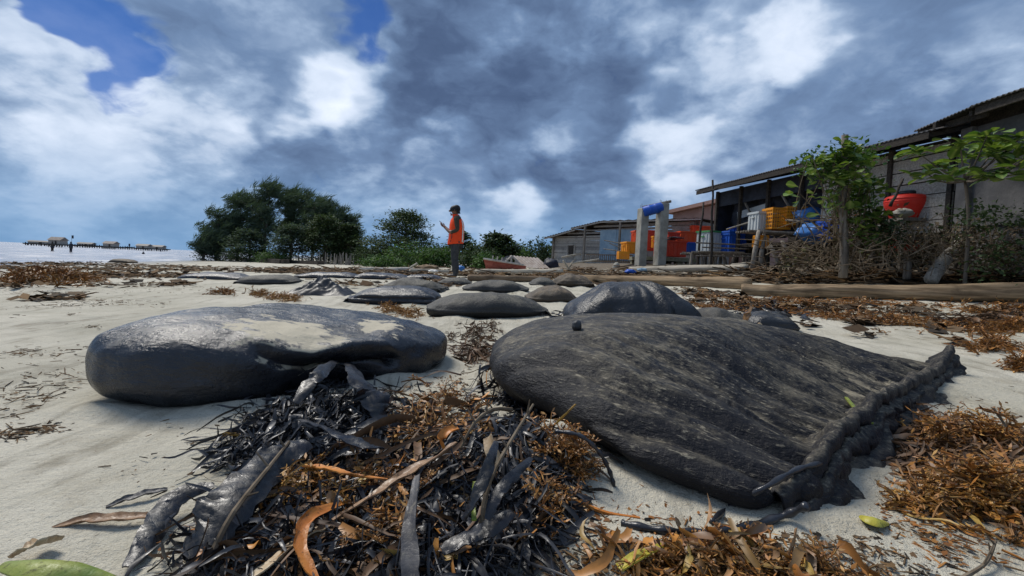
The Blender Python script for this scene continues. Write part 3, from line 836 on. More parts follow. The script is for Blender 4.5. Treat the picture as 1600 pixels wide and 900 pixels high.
def grey_house():
    A = at(861, 417, 27); B = at(1090, 420, 21)
    gz = on(B[0], B[1])[2]
    root = empty('plank_house', (A[0], A[1], gz), 'weathered grey plank house with shallow tin roof and pale blue panel', 'house')
    A2, B2 = A[:2], B[:2]
    zA = at(861, 370, 27)[2]; zM = at(946, 350, 24.8)[2]; zB = at(1088, 345, 21)[2]
    top = lambda t: (zA + (zM - zA) * t / .40) if t < .40 else zM + (zB - zM) * (t - .40) / .6
    z0 = at(900, 410, 26)[2]
    plank_wall(root, A2, B2, z0, top, .17, MATS['grey_wood'])
    d = (B2 - A2); L = np.linalg.norm(d); d /= L; nrm = np.array((d[1], -d[0])); rz = math.atan2(d[1], d[0])
    def W(t, z, off=0.0): q = A2 + d * L * t + nrm * off; return np.array((q[0], q[1], z))
    back = -3.6
    MB().box((W(.5, (gz - .3 + zA) / 2, back)), (L, .05, zA - gz + .3), rz).build('back_wall', MATS['grey_wood'], root)
    MB().prism([W(0, z0, -.05), W(0, z0, back), W(0.004, z0, back), W(.004, z0, -.05)], [W(0, zA, -.05), W(0, zA, back), W(.004, zA, back), W(.004, zA, -.05)]).build('side_wall', MATS['grey_wood'], root)
    MB().prism([W(1, z0, -.05), W(1, z0, back), W(.996, z0, back), W(.996, z0, -.05)], [W(1, zB, -.05), W(1, zB, back), W(.996, zB, back), W(.996, zB, -.05)]).build('side_wall', MATS['grey_wood'], root)
    for t0, t1, za, zb in ((-.03, .22, zA - .06, top(.22) + .02), (.19, .41, top(.19) + .13, zM + .10), (.41, 1.02, zM + .10, zB + .10)):
        mb = MB(); tin_sheet(mb, W(t0, za, .45), W(t1, zb, .45), W(t1, zb + .1, back - .3), W(t0, za + .1, back - .3), 22, .018)
        mb.build('roof_sheet', MATS['rust_tin'], root)
        MB().prism([W(t0, za - .1, .42), W(t1, zb - .1, .42), W(t1, zb - .1, .36), W(t0, za - .1, .36)], [W(t0, za - .03, .42), W(t1, zb - .03, .42), W(t1, zb - .03, .36), W(t0, za - .03, .36)]).build('fascia', MATS['grey_wood'], root)
    # pale blue sheet panels
    for t0, t1 in ((.385, .50), (.502, .63)):
        MB().box(W((t0 + t1) / 2, z0 + .95, .04), (L * (t1 - t0), .02, 1.55), rz).build('panel', MATS['blue_panel'], root)
    # dark lean-to gap, window and door
    w = MB().box(W(.165, z0 + .62, .035), (.30, .05, .62), rz).build('window', MATS['dark_wood'], root)
    mb = MB()
    for dz in (-.33, .33): mb.box(W(.165, z0 + .62 + dz, .05), (.38, .06, .05), rz)
    for dx in (-.028, .028): mb.box(W(.165 + dx, z0 + .62, .05), (.05, .06, .62), rz)
    mb.build('frame', MATS['grey_wood'], w)
    MB().box(W(.74, z0 + .75, .04), (.95, .03, 1.5), rz).build('tin_panel', MATS['rust_tin'], root)
    for t, off in ((.30, .42), (.55, .42), (.02, .1), (.80, .42), (.98, .1)):
        MB().box(W(t, (gz - .2 + top(t)) / 2, off), (.09, .09, top(t) - gz + .2), rz).build('post', MATS['post_wood'], root)
    for t in np.linspace(.03, .97, 9):
        MB().tube([W(t, gz - .3, -.15), W(t, z0 + .02, -.15)], .07, 6).build('stilt', MATS['post_wood'], root)
    MB().box(W(.5, z0 - .05, -.1), (L * 1.01, .5, .09), rz).build('floor_beam', MATS['grey_wood'], root)
    mb = MB()
    for z in (z0 + .42, z0 + .08): mb.box(W(.49, z, .55), (L * .32, .04, .05), rz)
    for t in np.linspace(.33, .64, 22): mb.box(W(t, z0 + .25, .55), (.025, .025, .4), rz)
    mb.build('railing', MATS['brown_wood'], root)
    for a, c in (((.46, z0 + 1.15), (.72, z0 + .80)), ((.46, z0 + .72), (.72, z0 + .50)), ((.50, z0 + 1.0), (.66, z0 + .55))):
        MB().tube([W(a[0], a[1], .62), W(c[0], c[1], .66)], .025, 5).build('brace', MATS['post_wood'], root)
grey_house()

def pink_house():
    p0, p1 = at(1052, 330, 27), at(1142, 330, 24)
    g = on(p1[0], p1[1]); root = empty('pink_house', g, 'pink plastered house behind the tall bare poles', 'house')
    zl, zr = at(1052, 334, 27)[2], at(1142, 316, 24)[2]
    d = (p1 - p0)[:2]; L = np.linalg.norm(d); d /= L; nrm = np.array((d[1], -d[0]))
    def W(t, z, off): q = p0[:2] + d * L * t + nrm * off; return np.array((q[0], q[1], z))
    MB().prism([W(0, g[2], 0), W(1.4, g[2], 0), W(1.4, g[2], -4), W(0, g[2], -4)], [W(0, zl, 0), W(1.4, zr + .2, 0), W(1.4, zr + .2, -4), W(0, zl, -4)]).build('wall', MATS['pink_wall'], root)
    MB().prism([W(-.06, zl - .02, .35), W(1.45, zr + .28, .35), W(1.45, zr + .28, -4), W(-.06, zl - .02, -4)], [W(-.06, zl + .17, .35), W(1.45, zr + .47, .35), W(1.45, zr + .75, -4), W(-.06, zl + .45, -4)]).build('roof', MATS['pink_wall'], root)
    f = MB().box(W(.75, (zl + g[2]) / 2 + .5, .02), (.7, .05, .8), math.atan2(d[1], d[0])).build('window', MATS['dark_wood'], root)
pink_house()

LX = lambda y: 8.56 - .189 * (y - 9.1)       # house front line along the beach
def long_house():
    y0, y1, ym = 9.25, 16.7, 12.3
    g = on(LX(13), 13); gz = g[2]
    root = empty('stilt_shed', g, 'long dark timber house on stilts with sloping tin eave', 'house')
    dv = np.array((-.189, 1.0)); dv /= np.linalg.norm(dv); nrm = np.array((-dv[1], dv[0]))   # towards the sea
    rz = math.atan2(dv[1], dv[0])
    def W(y, z, off=0.0): return np.array((LX(y) + nrm[0] * off, y + nrm[1] * off, z))
    ze = 3.52; fl = 1.75
    plank_wall(root, W(y0, 0)[:2], W(ym, 0)[:2], fl - .1, lambda t: ze - .1, .27, MATS['grey_wood'], .03, 'plank', .022, random.Random(8))
    MB().box(W((y0 + ym) / 2, (fl + ze) / 2, -.09), (ym - y0, .04, ze - fl), rz).build('inner_wall', MATS['dark_wood'], root)
    # open bay with dark tarpaulin
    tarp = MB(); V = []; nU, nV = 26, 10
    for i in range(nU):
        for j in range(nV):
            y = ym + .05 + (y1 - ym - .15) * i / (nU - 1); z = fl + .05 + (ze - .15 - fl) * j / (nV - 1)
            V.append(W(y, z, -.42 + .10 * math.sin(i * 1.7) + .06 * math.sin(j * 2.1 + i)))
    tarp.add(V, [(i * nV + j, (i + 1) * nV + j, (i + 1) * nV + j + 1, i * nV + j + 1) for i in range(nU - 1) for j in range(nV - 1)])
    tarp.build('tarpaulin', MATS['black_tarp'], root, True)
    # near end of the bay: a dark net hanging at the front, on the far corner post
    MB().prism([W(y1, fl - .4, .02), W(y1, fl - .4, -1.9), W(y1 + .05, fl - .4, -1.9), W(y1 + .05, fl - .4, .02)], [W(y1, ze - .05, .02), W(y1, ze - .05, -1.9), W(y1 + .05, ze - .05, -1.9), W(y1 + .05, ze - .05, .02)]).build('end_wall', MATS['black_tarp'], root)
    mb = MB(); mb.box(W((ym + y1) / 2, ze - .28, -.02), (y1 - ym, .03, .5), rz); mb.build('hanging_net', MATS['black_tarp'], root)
    w = MB(); w.box(W(15.2, fl + .95, -.24), (1.5, .03, .24), rz, .1).build('window_strip', MATS['white_plastic'], root)
    for y in np.linspace(y0 + .05, y1, 7):
        MB().box(W(y, (ze + gz - .2) / 2, .03), (.09, .09, ze - gz + .2), rz).build('post', MATS['dark_wood'], root)
    for y in np.linspace(y0 + .3, y1 - .3, 9):
        for off in (-1.2, -2.6): MB().tube([W(y, gz - .3, off), W(y + random.uniform(-.1, .1), fl - .12, off)], .08, 6).build('stilt', MATS['post_wood'], root)
    MB().box(W((y0 + y1) / 2, fl - .16, -1.9), (y1 - y0, 3.7, .10), rz).build('floor', MATS['dark_wood'], root)
    MB().box(W((y0 + y1) / 2, (gz + 4.4) / 2 - .2, -3.75), (y1 - y0 + 2, .05, 4.4 - gz + .4), rz).build('back_wall', MATS['dark_wood'], root)
    for k in range(4):
        a, c = y0 - .12 + (y1 + .35 - y0) * k / 4 - .04, y0 - .12 + (y1 + .35 - y0) * (k + 1) / 4 + .04
        mb = MB(); tin_sheet(mb, W(c, ze + .02 + .006 * k, .75), W(a, ze + .02 + .006 * k, .75), W(a, ze + 1.25, -3.9), W(c, ze + 1.25, -3.9), 44, .011)
        mb.build('roof_sheet', MATS['roof_tin'], root)
    for y in np.linspace(y0, y1 + .1, 8):
        MB().prism([W(y, ze - .10, .70), W(y + .07, ze - .10, .70), W(y + .07, ze + 1.08, -3.8), W(y, ze + 1.08, -3.8)], [W(y, ze - .02, .70), W(y + .07, ze - .02, .70), W(y + .07, ze + 1.16, -3.8), W(y, ze + 1.16, -3.8)]).build('rafter', MATS['dark_wood'], root)
    MB().box(W((y0 + y1) / 2 + .1, ze - .06, .72), (y1 - y0 + .35, .03, .14), rz).build('fascia', MATS['dark_wood'], root)
    for y in (13.0, 14.6): MB().tube([W(y, fl + .2, -.1), W(y + 1.1, ze - .1, -.05)], .035, 5).build('brace', MATS['post_wood'], root)
long_house()

def concrete_house():
    g = on(8.5, 8.0); root = empty('concrete_house', g, 'dark grey rendered house with ragged overhanging roof at the right edge', 'house')
    x0 = 8.42
    V0 = [(x0, 9.0, g[2] - .4), (x0 + .10, 3.0, g[2] - .4), (x0 + 4, 3.0, g[2] - .4), (x0 + 4, 9.0, g[2] - .4)]
    MB().prism(V0, [(a, b_, 3.55) for a, b_, _ in V0]).build('wall', MATS['dark_concrete'], root)
    MB().box((x0 - .02, 8.9, 2.0), (.14, .22, 3.1)).build('corner_pillar', MATS['dark_concrete'], root)
    for z in (1.75, 2.75): MB().box((x0 - .03 + .03, 6.0, z), (.12, 5.5, .10), -.016).build('ledge', MATS['dark_concrete'], root)
    # upper boarded gable under the roof
    MB().box((x0 + .1, 6.0, 3.75), (.06, 6.0, .5)).build('gable_board', MATS['dark_wood'], root)
    for k in range(5):
        a, c = 9.75 - 1.42 * k, 9.75 - 1.42 * (k + 1) - .06
        off = .0 if k else -.25
        mb = MB(); tin_sheet(mb, (x0 - .62 - off, a, 3.72 + .01 * k), (x0 - .62, c, 3.72 + .01 * k), (x0 + 4.2, c, 4.9), (x0 + 4.2, a, 4.9), 34, .011)
        mb.build('roof_sheet', MATS['roof_tin'], root)
        MB().box((x0 - .52 - off * .9, (a + c) / 2, 3.64), (.05, 1.40, .13)).build('fascia', MATS['dark_wood'], root)
    for y in np.linspace(3.4, 9.1, 9):
        MB().prism([(x0 - .5, y, 3.60), (x0 - .5, y + .06, 3.60), (x0 + 3, y + .06, 4.45), (x0 + 3, y, 4.45)], [(x0 - .5, y, 3.69), (x0 - .5, y + .06, 3.69), (x0 + 3, y + .06, 4.54), (x0 + 3, y, 4.54)]).build('rafter', MATS['dark_wood'], root)
concrete_house()

# ------------------------------------------------------------------ things round the houses
def crate(p, size, rz, mat, label, kind='solid', rim=None, group='fish boxes by the houses', lid=None, name='fish_box', cat='crate'):
    """a tapered plastic fish box standing at p (centre of its base)"""
    w, d, h = size; p = np.asarray(p, float)
    root = empty(name, p, label, cat, group)
    def loc(x, y, z): c, s = math.cos(rz), math.sin(rz); return p + np.array((x * c - y * s, x * s + y * c, z))
    if kind == 'solid':
        t = .03
        mb = MB(); mb.box(loc(0, 0, .02), (w * .9, d * .9, .04), rz)
        for sx, sy, a, b_ in ((0, -1, w, t), (0, 1, w, t), (-1, 0, t, d - 2 * t), (1, 0, t, d - 2 * t)):
            mb.box(loc(sx * (w - t) / 2, sy * (d - t) / 2, h / 2 + .01), (a, b_, h), rz, taper=.94 if False else 1)
        mb.build('body', MATS[mat], root)
        mb = MB()
        for sx, sy, a, b_ in ((0, -1, w + .06, .05), (0, 1, w + .06, .05), (-1, 0, .05, d), (1, 0, .05, d)):
            mb.box(loc(sx * (w / 2 + .005), sy * (d / 2 + .005), h - .02), (a, b_, .06), rz)
        mb.build('rim', MATS[rim or mat], root)
        mb = MB()
        for q in np.linspace(-.36, .36, 5): mb.box(loc(q * w, -d / 2 - .012, h * .45), (.035, .024, h * .78), rz)
        for q in (-.3, 0, .3):
            for s in (-1, 1): mb.box(loc(s * (w / 2 + .012), q * d, h * .45), (.024, .035, h * .78), rz)
        mb.build('ribs', MATS[mat], root)
        if lid:
            MB().box(loc(0, 0, h + .05), (w + .08, d + .08, .07), rz).build('lid', MATS[lid], root, bevel=.015)
        for s in (-1, 1): MB().box(loc(s * (w / 2 + .03), 0, h * .72), (.03, d * .3, .04), rz).build('handle', MATS[rim or mat], root)
    else:
        mb = MB(); mb.box(loc(0, 0, .015), (w, d, .03), rz)
        for z in np.linspace(.03, h, 6):
            for s in (-1, 1):
                mb.box(loc(0, s * d / 2, z), (w, .018, .035 if z < h else .06), rz); mb.box(loc(s * w / 2, 0, z), (.018, d, .035 if z < h else .06), rz)
        mb.build('rails', MATS[mat], root)
        mb = MB()
        for q in np.linspace(-.5, .5, 9):
            for s in (-1, 1): mb.box(loc(q * w, s * (d / 2 + .004), h / 2), (.02, .014, h), rz)
        for q in np.linspace(-.5, .5, 7):
            for s in (-1, 1): mb.box(loc(s * (w / 2 + .004), q * d, h / 2), (.014, .02, h), rz)
        mb.build('bars', MATS[mat], root)
    return root

def pxbox(x0, y0, x1, y1, D, depth=.8):
    """base centre and width/height of a box whose front fills these photo pixels at distance D"""
    a, b_ = at(x0, y1, D), at(x1, y1, D); t = at((x0 + x1) / 2, y0, D); m = (a + b_) / 2
    return np.array((m[0], m[1] + depth / 2, m[2])), (np.linalg.norm((b_ - a)[:2]), depth, t[2] - m[2])

def concrete_frame():
    pl = on(*at(1040, 415, 18.2)[:2]); 
    root = empty('concrete_landing', pl, 'old mossy concrete landing under the red fish box', 'landing')
    a = at(1000, 402, 18.0); c = at(1088, 402, 18.0); zt = a[2] * .5 + c[2] * .5
    xm, w = (a[0] + c[0]) / 2, c[0] - a[0]
    MB().box((xm, 18.9, zt - .07), (w, 1.8, .14)).build('slab', MATS['mossy'], root)
    for x in (a[0] + .15, xm + .5, c[0] - .2):
        for y in (18.2, 19.5): MB().box((x, y, (zt - .14 + pl[2] - .3) / 2), (.22, .22, zt - .14 - pl[2] + .3)).build('column', MATS['mossy'], root)
    zs = zt
    fr = empty('concrete_pillar_frame', on(*at(1020, 415, 17.3)[:2]), 'pair of bare concrete pillars with reinforcing bars on top', 'pillars')
    tops = []
    for (x0, x1, yt, yb, D) in ((999, 1012, 326, 424, 17.2), (1029, 1043, 318, 421, 17.2)):
        p = at((x0 + x1) / 2, yt, D); w_ = (x1 - x0) * D / FPX; z0 = on(p[0], p[1])[2] - .3
        MB().box((p[0], p[1], (p[2] + z0) / 2), (w_, w_ * 1.05, p[2] - z0), .3).build('pillar', MATS['concrete'], fr, bevel=.02)
        tops.append(p)
        mb = MB()
        for s in (-1, 1):
            for s2 in (-1, 1): mb.tube([p + np.array((s * .08, s2 * .08, -.05)), p + np.array((s * .085, s2 * .08, random.uniform(.10, .2)))], .008, 5)
        mb.build('reinforcing_bar', MATS['rust_tin'], fr)
    p, q = tops
    mb = MB(); mb.tube([p + np.array((-.02, .05, .05)), q + np.array((.30, .05, .10))], [.055, .05], 8); mb.build('cross_pole', MATS['post_wood'], fr)
    # blue drum lying across the pillars
    d = q - p; L = np.linalg.norm(d); m = (p + q) / 2
    rt = empty('blue_drum', m + np.array((-.05, -.10, -.14)), 'bright blue plastic drum slung between the two concrete pillars', 'drum')
    prof = [(.02, -.42), (.19, -.42), (.215, -.38), (.215, -.16), (.23, -.14), (.215, -.12), (.215, .12), (.23, .14), (.215, .16), (.215, .38), (.19, .42), (.02, .42)]
    o = MB().lathe((0, 0, 0), [(r_ * .85, z_ * .86) for r_, z_ in prof], 24, 'X').build('barrel', MATS['blue_plastic'], None, True)
    o.parent = rt; rt.rotation_euler = (0, -.30, .05)
    o2 = MB().lathe((-.37, 0, .1), [(.025, -.02), (.03, 0), (.025, .02)], 10, 'X').build('bung', MATS['white_plastic'], None); o2.parent = rt
    return zs
ZL = concrete_frame()

def pxcrate(x0, y0, x1, y1, D, mat, label, **k):
    dep = k.pop('depth', .7)
    p, s = pxbox(x0, y0, x1, y1, D, dep)
    return crate(p, s, k.pop('rz', 0.0), mat, label, **k)

pxcrate(1030, 376, 1071, 401, 17.9, 'red_plastic', 'large red fish box standing on the mossy concrete landing', rz=.12)
pxcrate(1063, 362, 1104, 381, 20.3, 'orange_plastic', 'long orange box stacked behind the large red fish box')
pxcrate(1082, 353, 1112, 366, 21.0, 'orange_plastic', 'topmost orange box behind the two tall bare poles')
pxcrate(992, 360, 1001, 378, 19.8, 'orange_plastic', 'orange box showing just left of the left concrete pillar')
pxcrate(1011, 360, 1030, 392, 19.6, 'red_plastic', 'tall red-orange box seen between the two concrete pillars', depth=.5)
pxcrate(977, 378, 999, 396, 18.6, 'yellow_plastic', 'yellow box left of the left concrete pillar', rz=.1)
pxcrate(967, 394, 983, 405, 18.3, 'yellow_plastic', 'small yellow basket below the yellow box by the pillar', kind='basket', depth=.4)
pxcrate(1021, 369, 1029, 387, 18.9, 'yellow_plastic', 'narrow yellow box leaning beside the right concrete pillar', depth=.3)
pxcrate(1044, 363, 1062, 374, 20.1, 'red_plastic', 'flat red box behind the right concrete pillar')
pxcrate(1071, 379, 1098, 394, 18.9, 'blue_plastic', 'flat blue box between the red fish box and the white tub')
pxcrate(1099, 361, 1134, 393, 15.9, 'white_plastic', 'white tub with a green rim on the pole rack', rim='green_plastic', rz=.35, depth=.6, cat='tub', name='fish_tub')
pxcrate(1134, 365, 1164, 394, 15.6, 'blue_plastic', 'blue tub with flat lid on the pole rack', rz=.2, depth=.6, lid='blue_plastic', name='fish_tub', cat='tub')
pxcrate(1146, 355, 1170, 366, 16.1, 'blue_plastic', 'smaller blue box behind and above the lidded blue tub', depth=.4)
pxcrate(1182, 331, 1205, 360, 13.6, 'white_plastic', 'pale grey box beside the yellow baskets on the raised rack', depth=.5, rz=.1)
pxcrate(1204, 326, 1234, 358, 13.3, 'yellow_plastic', 'yellow lattice basket next to the pale grey box', kind='basket', depth=.5, rz=.08)
pxcrate(1232, 324, 1261, 352, 13.2, 'yellow_plastic', 'yellow lattice basket nearest the vines on the raised rack', kind='basket', depth=.5, rz=-.15)
pxcrate(1184, 369, 1200, 386, 13.4, 'yellow_plastic', 'small yellow basket hanging under the raised rack', kind='basket', depth=.3)
pxcrate(1296, 344, 1332, 374, 11.6, 'blue_plastic', 'blue box half hidden behind the vines', depth=.5)
pxcrate(1342, 335, 1372, 352, 11.2, 'red_plastic', 'rusty red box behind the tallest vine post', depth=.5)
pxcrate(1405, 372, 1450, 392, 10.2, 'red_plastic', 'dull red box in the shade below the red water tank', depth=.5)

def lumpy(name, label, cat, c, size, mat, seed=0, amp=.18, tilt=0.0):
    V = []; F = []; nu, nv = 28, 16
    for i in range(nv + 1):
        th = math.pi * i / nv
        for j in range(nu):
            ph = 2 * math.pi * j / nu
            d = np.array((math.sin(th) * math.cos(ph), math.sin(th) * math.sin(ph), math.cos(th)))
            k = 1 + amp * fbm(d[0] * 1.7 + seed, d[1] * 1.7, d[2] * 1.7) + .35 * amp * abs(mnoise.noise((d[0] * 6 + seed, d[1] * 6, d[2] * 6)))
            V.append(np.asarray(c) + d * np.asarray(size) / 2 * k)
    F = [(i * nu + j, i * nu + (j + 1) % nu, (i + 1) * nu + (j + 1) % nu, (i + 1) * nu + j) for i in range(nv) for j in range(nu)]
    o = MB().add(np.array(V), F).build(name, MATS[mat], None, True)
    return tag(o, label, cat)
lumpy('tarp_bundle', 'crumpled blue tarpaulin bundle beside the yellow baskets', 'tarpaulin', at(1266, 337, 12.9), (.85, .6, .42), 'blue_tarp', 3, .3)
lumpy('tarp_bundle', 'faded blue tarpaulin heap under the vine frame', 'tarpaulin', at(1285, 365, 12.2), (1.3, .6, .5), 'blue_tarp', 5, .3)
lumpy('sack', 'pale grey sack in front of the red water tank', 'sack', at(1411, 333, 9.2), (.34, .3, .18), 'concrete', 8, .2)
lumpy('tarp_mound', 'black covered mound at the left corner of the plank house', 'mound', at(861, 414, 22.5), (.75, .6, .62), 'black_tarp', 9, .25)
lumpy('plastic_jug', 'round dirty white jug on the ground under the yellow basket', 'jug', at(963, 419, 18.2), (.30, .3, .45), 'concrete', 11, .08)
for i, (px, py, lab) in enumerate([(1043, 374.5, 'black rubber mat lying on top of the large red fish box'), (1055, 371.5, 'black rubber mat on the boxes behind the large red one')]):
    lumpy('rubber_mat', lab, 'mat', at(px, py, 18.2), (.6, .5, .07), 'black_rubber', 14 + i, .3)

def water_tank():
    p, s = pxbox(1410, 300, 1474, 341, 9.75, .8); r_ = s[0] / 2; h = s[2]
    p[1] += .0
    root = empty('water_tank', p, 'bright red plastic water tank with black lid in front of the plank wall', 'tank')
    MB().lathe(p, [(r_ * .62, 0), (r_ * .70, .03), (r_ * .78, h * .25), (r_ * .95, h * .52), (r_ * 1.0, h * .66), (r_ * .99, h * .84), (r_ * .93, h * .91), (r_ * .72, h * .97), (r_ * .5, h), (r_ * .1, h)], 36).build('shell', MATS['tank_red'], root, True)
    MB().lathe(p, [(r_ * .46, h), (r_ * .46, h + .05), (r_ * .40, h + .075), (r_ * .05, h + .08)], 24).build('lid', MATS['black_rubber'], root, True)
    mb = MB()
    for zz in (.70, .80): mb.lathe(p, [(r_ * .995, h * zz - .012), (r_ * 1.02, h * zz), (r_ * .995, h * zz + .012)], 36)
    mb.build('band', MATS['tank_red'], root, True)
    q = p + np.array((r_ * .45, -r_ * .90, h * .74)); MB().box(q, (r_ * .5, .03, .06), .45).build('maker_plate', MATS['reflector'], root)
    st = empty('tank_stand', np.array((p[0], p[1], on(p[0], p[1])[2])), 'rough timber stand under the red water tank', 'stand')
    MB().box(p - np.array((0, 0, .035)), (.95, .95, .07)).build('top', MATS['post_wood'], st)
    for sx in (-.4, .4):
        for sy in (-.4, .4): MB().tube([np.array((p[0] + sx, p[1] + sy, st.location[2] - .2)), p + np.array((sx, sy, -.06))], .05, 6).build('leg', MATS['post_wood'], st)
water_tank()

def pole(pa, pb, r0, r1, label, mat='post_wood', name='pole', cat='pole', k=7, n=7, wob=.02):
    pa, pb = np.asarray(pa, float), np.asarray(pb, float); L = np.linalg.norm(pb - pa)
    ts = np.linspace(0, 1, n)
    pts = [pa * (1 - t) + pb * t + np.array([random.uniform(-wob, wob) for _ in range(3)]) * min(L, 1.5) * (0 < t < 1) for t in ts]
    o = MB().tube(pts, [r0 * (1 - t) + r1 * t for t in ts], k, .12).build(name, MATS[mat], None, True)
    return tag(o, label, cat)

pole(at(1112, 432, 14.9), at(1113.5, 281, 14.9), .045, .03, 'taller of the two bare poles behind the pole rack', 'dark_wood')
pole(at(1090, 425, 15.5), at(1099, 316, 15.5), .045, .03, 'shorter bare pole beside the tallest one', 'dark_wood')
pole(at(1098, 301, 14.8), at(1122, 295, 14.8), .03, .03, 'short cross stick tied near the top of the tall bare pole', 'dark_wood', 'stick', 'stick')
pole(at(1317, 434, 8.6), at(1320, 211, 8.6), .075, .055, 'tallest bleached post carrying the vines')
pole(at(1455, 438, 7.9), at(1503, 376, 8.3), .11, .10, 'thick grey plank leaning to the right below the small tree', 'grey_wood_x', 'leaning_plank', 'plank')
pole(at(1481, 434, 8.4), at(1497, 392, 8.7), .08, .07, 'shorter grey plank behind the thick leaning one', 'post_wood', 'leaning_plank', 'plank')
pole(at(1417, 436, 8.4), at(1418, 405, 8.4), .065, .065, 'short cut stump post left of the leaning plank')
pole(at(1391, 322, 9.0), at(1411, 279, 9.0), .03, .02, 'dark stick pointing up left of the red tank', 'dark_wood', 'stick', 'stick')
pole(at(1135, 358.5, 14.6), at(1278, 313, 13.0), .025, .02, 'long thin bamboo pole slanting past the yellow baskets', 'pale_wood')
pole(at(1228, 344, 12.8), at(1330, 363, 11.5), .03, .02, 'thin rail slanting down behind the vines', 'post_wood')

def rack():
    g = on(*at(1130, 415, 15.4)[:2]); root = empty('pole_rack', g, 'low rack of lashed poles holding the white and blue tubs', 'rack')
    z = at(1130, 395, 15.4)[2]; x0, x1 = at(1082, 395, 15.4)[0], at(1180, 395, 15.4)[0]
    for i in range(7): MB().tube([(x0 - .1, 15.2 + i * .17, z - .04 + random.uniform(-.02, .02)), (x1 + random.uniform(-.1, .25), 15.2 + i * .17, z - .04 + random.uniform(-.03, .03))], .035, 6).build('pole', MATS['post_wood'], root)
    for i in range(9):
        x = x0 + (x1 - x0) * i / 8
        MB().tube([(x + random.uniform(-.12, .12), 15.2 + random.uniform(0, .1), g[2] - .2), (x + random.uniform(-.08, .08), 15.25, z - .06)], random.uniform(.045, .075), 6).build('leg', MATS['post_wood'], root)
        if i % 2: MB().tube([(x, 16.2, g[2] - .2), (x, 16.2, z - .06)], .06, 6).build('leg', MATS['post_wood'], root)
    for i in range(4): MB().tube([(x0 + random.uniform(-.2, .3), 15.1, g[2] + .25 + .14 * i), (x1 - random.uniform(-.2, .6), 15.1, g[2] + .30 + .12 * i)], .025, 5).build('rail', MATS['post_wood'], root)
    g = on(*at(1230, 415, 13.3)[:2]); root = empty('raised_rack', g, 'taller rack of crooked posts under the yellow baskets', 'rack')
    z = at(1225, 360, 13.3)[2]; x0, x1 = at(1178, 360, 13.3)[0], at(1345, 360, 12.8)[0]
    for i in range(6): MB().tube([(x0 - .2, 13.2 + i * .15, z - .05 + random.uniform(-.02, .02)), (x1 + random.uniform(-.3, .3), 12.8 + i * .15, z - .05 + random.uniform(-.12, .03))], .035, 6).build('pole', MATS['post_wood'], root)
    rnd = random.Random(4)
    for i in range(15):
        t = i / 14; x = x0 + (x1 - x0) * t + rnd.uniform(-.1, .1); y = 12.9 - .4 * t + rnd.uniform(-.3, .6)
        top = np.array((x + rnd.uniform(-.2, .2), y + .15, z - rnd.uniform(.0, .5)))
        b_ = np.array((x + rnd.uniform(-.25, .25), y, g[2] - .2)); m = (top + b_) / 2 + np.array((rnd.uniform(-.08, .08), 0, 0))
        MB().tube([b_, m, top], [.075, .065, .05], 7, .15).build('post', MATS['post_wood'], root, True)
    for i in range(5): MB().tube([(x0 + rnd.uniform(-.2, 1), 12.6, g[2] + rnd.uniform(.3, 1.1)), (x1 - rnd.uniform(-.3, .8), 12.3, g[2] + rnd.uniform(.4, 1.2))], .022, 5).build('rail', MATS['twig'], root)
rack()

def twigs(name, label, boxes, n, seed, r_=(.006, .016), lr=(.3, .9)):
    """dead brush: bent twigs in px regions at given distances"""
    rnd = random.Random(seed); mb = MB()
    for _ in range(n):
        x0, y0, x1, y1, d0, d1 = rnd.choice(boxes)
        D = rnd.uniform(d0, d1)
        a = at(rnd.uniform(x0, x1), rnd.uniform(y0, y1), D)
        L = rnd.uniform(*lr); an = rnd.uniform(-.4, 3.5)
        b_ = a + np.array((math.cos(an) * L, rnd.uniform(-.25, .25), math.sin(an) * L * .8)); m = (a + b_) / 2 + np.array((rnd.gauss(0, .1), 0, rnd.gauss(.05, .1)))
        rr = rnd.uniform(*r_)
        P = catmull([a, m, b_], 5); P[:, 2] = np.maximum(P[:, 2], terr(P[:, 0], P[:, 1]))
        mb.tube(P, [rr, rr, rr * .9, rr * .7, rr * .4], 4)
    return tag(mb.build(name, MATS['twig'], None), label, 'brushwood', kind='stuff')
twigs('dead_twigs', 'tangle of bare twigs under the vines and baskets', [(1195, 375, 1345, 430, 9.5, 12.3), (1265, 340, 1350, 425, 8.5, 10)], 170, 1)
twigs('dead_twigs', 'brown dead brush under the small tree at the right', [(1340, 385, 1600, 434, 7.6, 9.0), (1400, 365, 1600, 410, 7.8, 8.4)], 330, 2, (.004, .010), (.2, .55))

def brush(name, label, boxes, n, mat, seed, leaf=(.06, .14), cat='undergrowth'):
    rg = np.random.default_rng(seed); pos = []
    for x0, y0, x1, y1, d0, d1, wgt in boxes:
        k = int(n * wgt); nc = max(4, k // 28)
        for c in range(nc):
            q = at(rg.uniform(x0, x1), rg.uniform(y0, y1), rg.uniform(d0, d1))
            pos.append(q + rg.normal(0, 1, (28, 3)) * np.array((.14, .14, .10)))
    pos = np.concatenate(pos); pos[:, 2] = np.maximum(pos[:, 2], terr(pos[:, 0], pos[:, 1]) + .02); m = len(pos)
    L = rg.uniform(*leaf, m)
    V, F = scatter(*LEAF_Q, pos, rot_mats(rg.uniform(0, 6.283, m), rg.normal(.1, .6, m), rg.normal(0, .6, m)), np.stack((L, L * rg.uniform(.35, .8, m), L), -1))
    return tag(link(name, mesh_np(name, V, F), MATS[mat]), label, cat, kind='stuff')
brush('undergrowth', 'brown dying undergrowth below the small tree and tank', [(1370, 362, 1490, 412, 8.2, 9.2, .45), (1480, 362, 1620, 425, 7.4, 8.3, .55)], 3400, 'dry_brush', 3, (.03, .09))
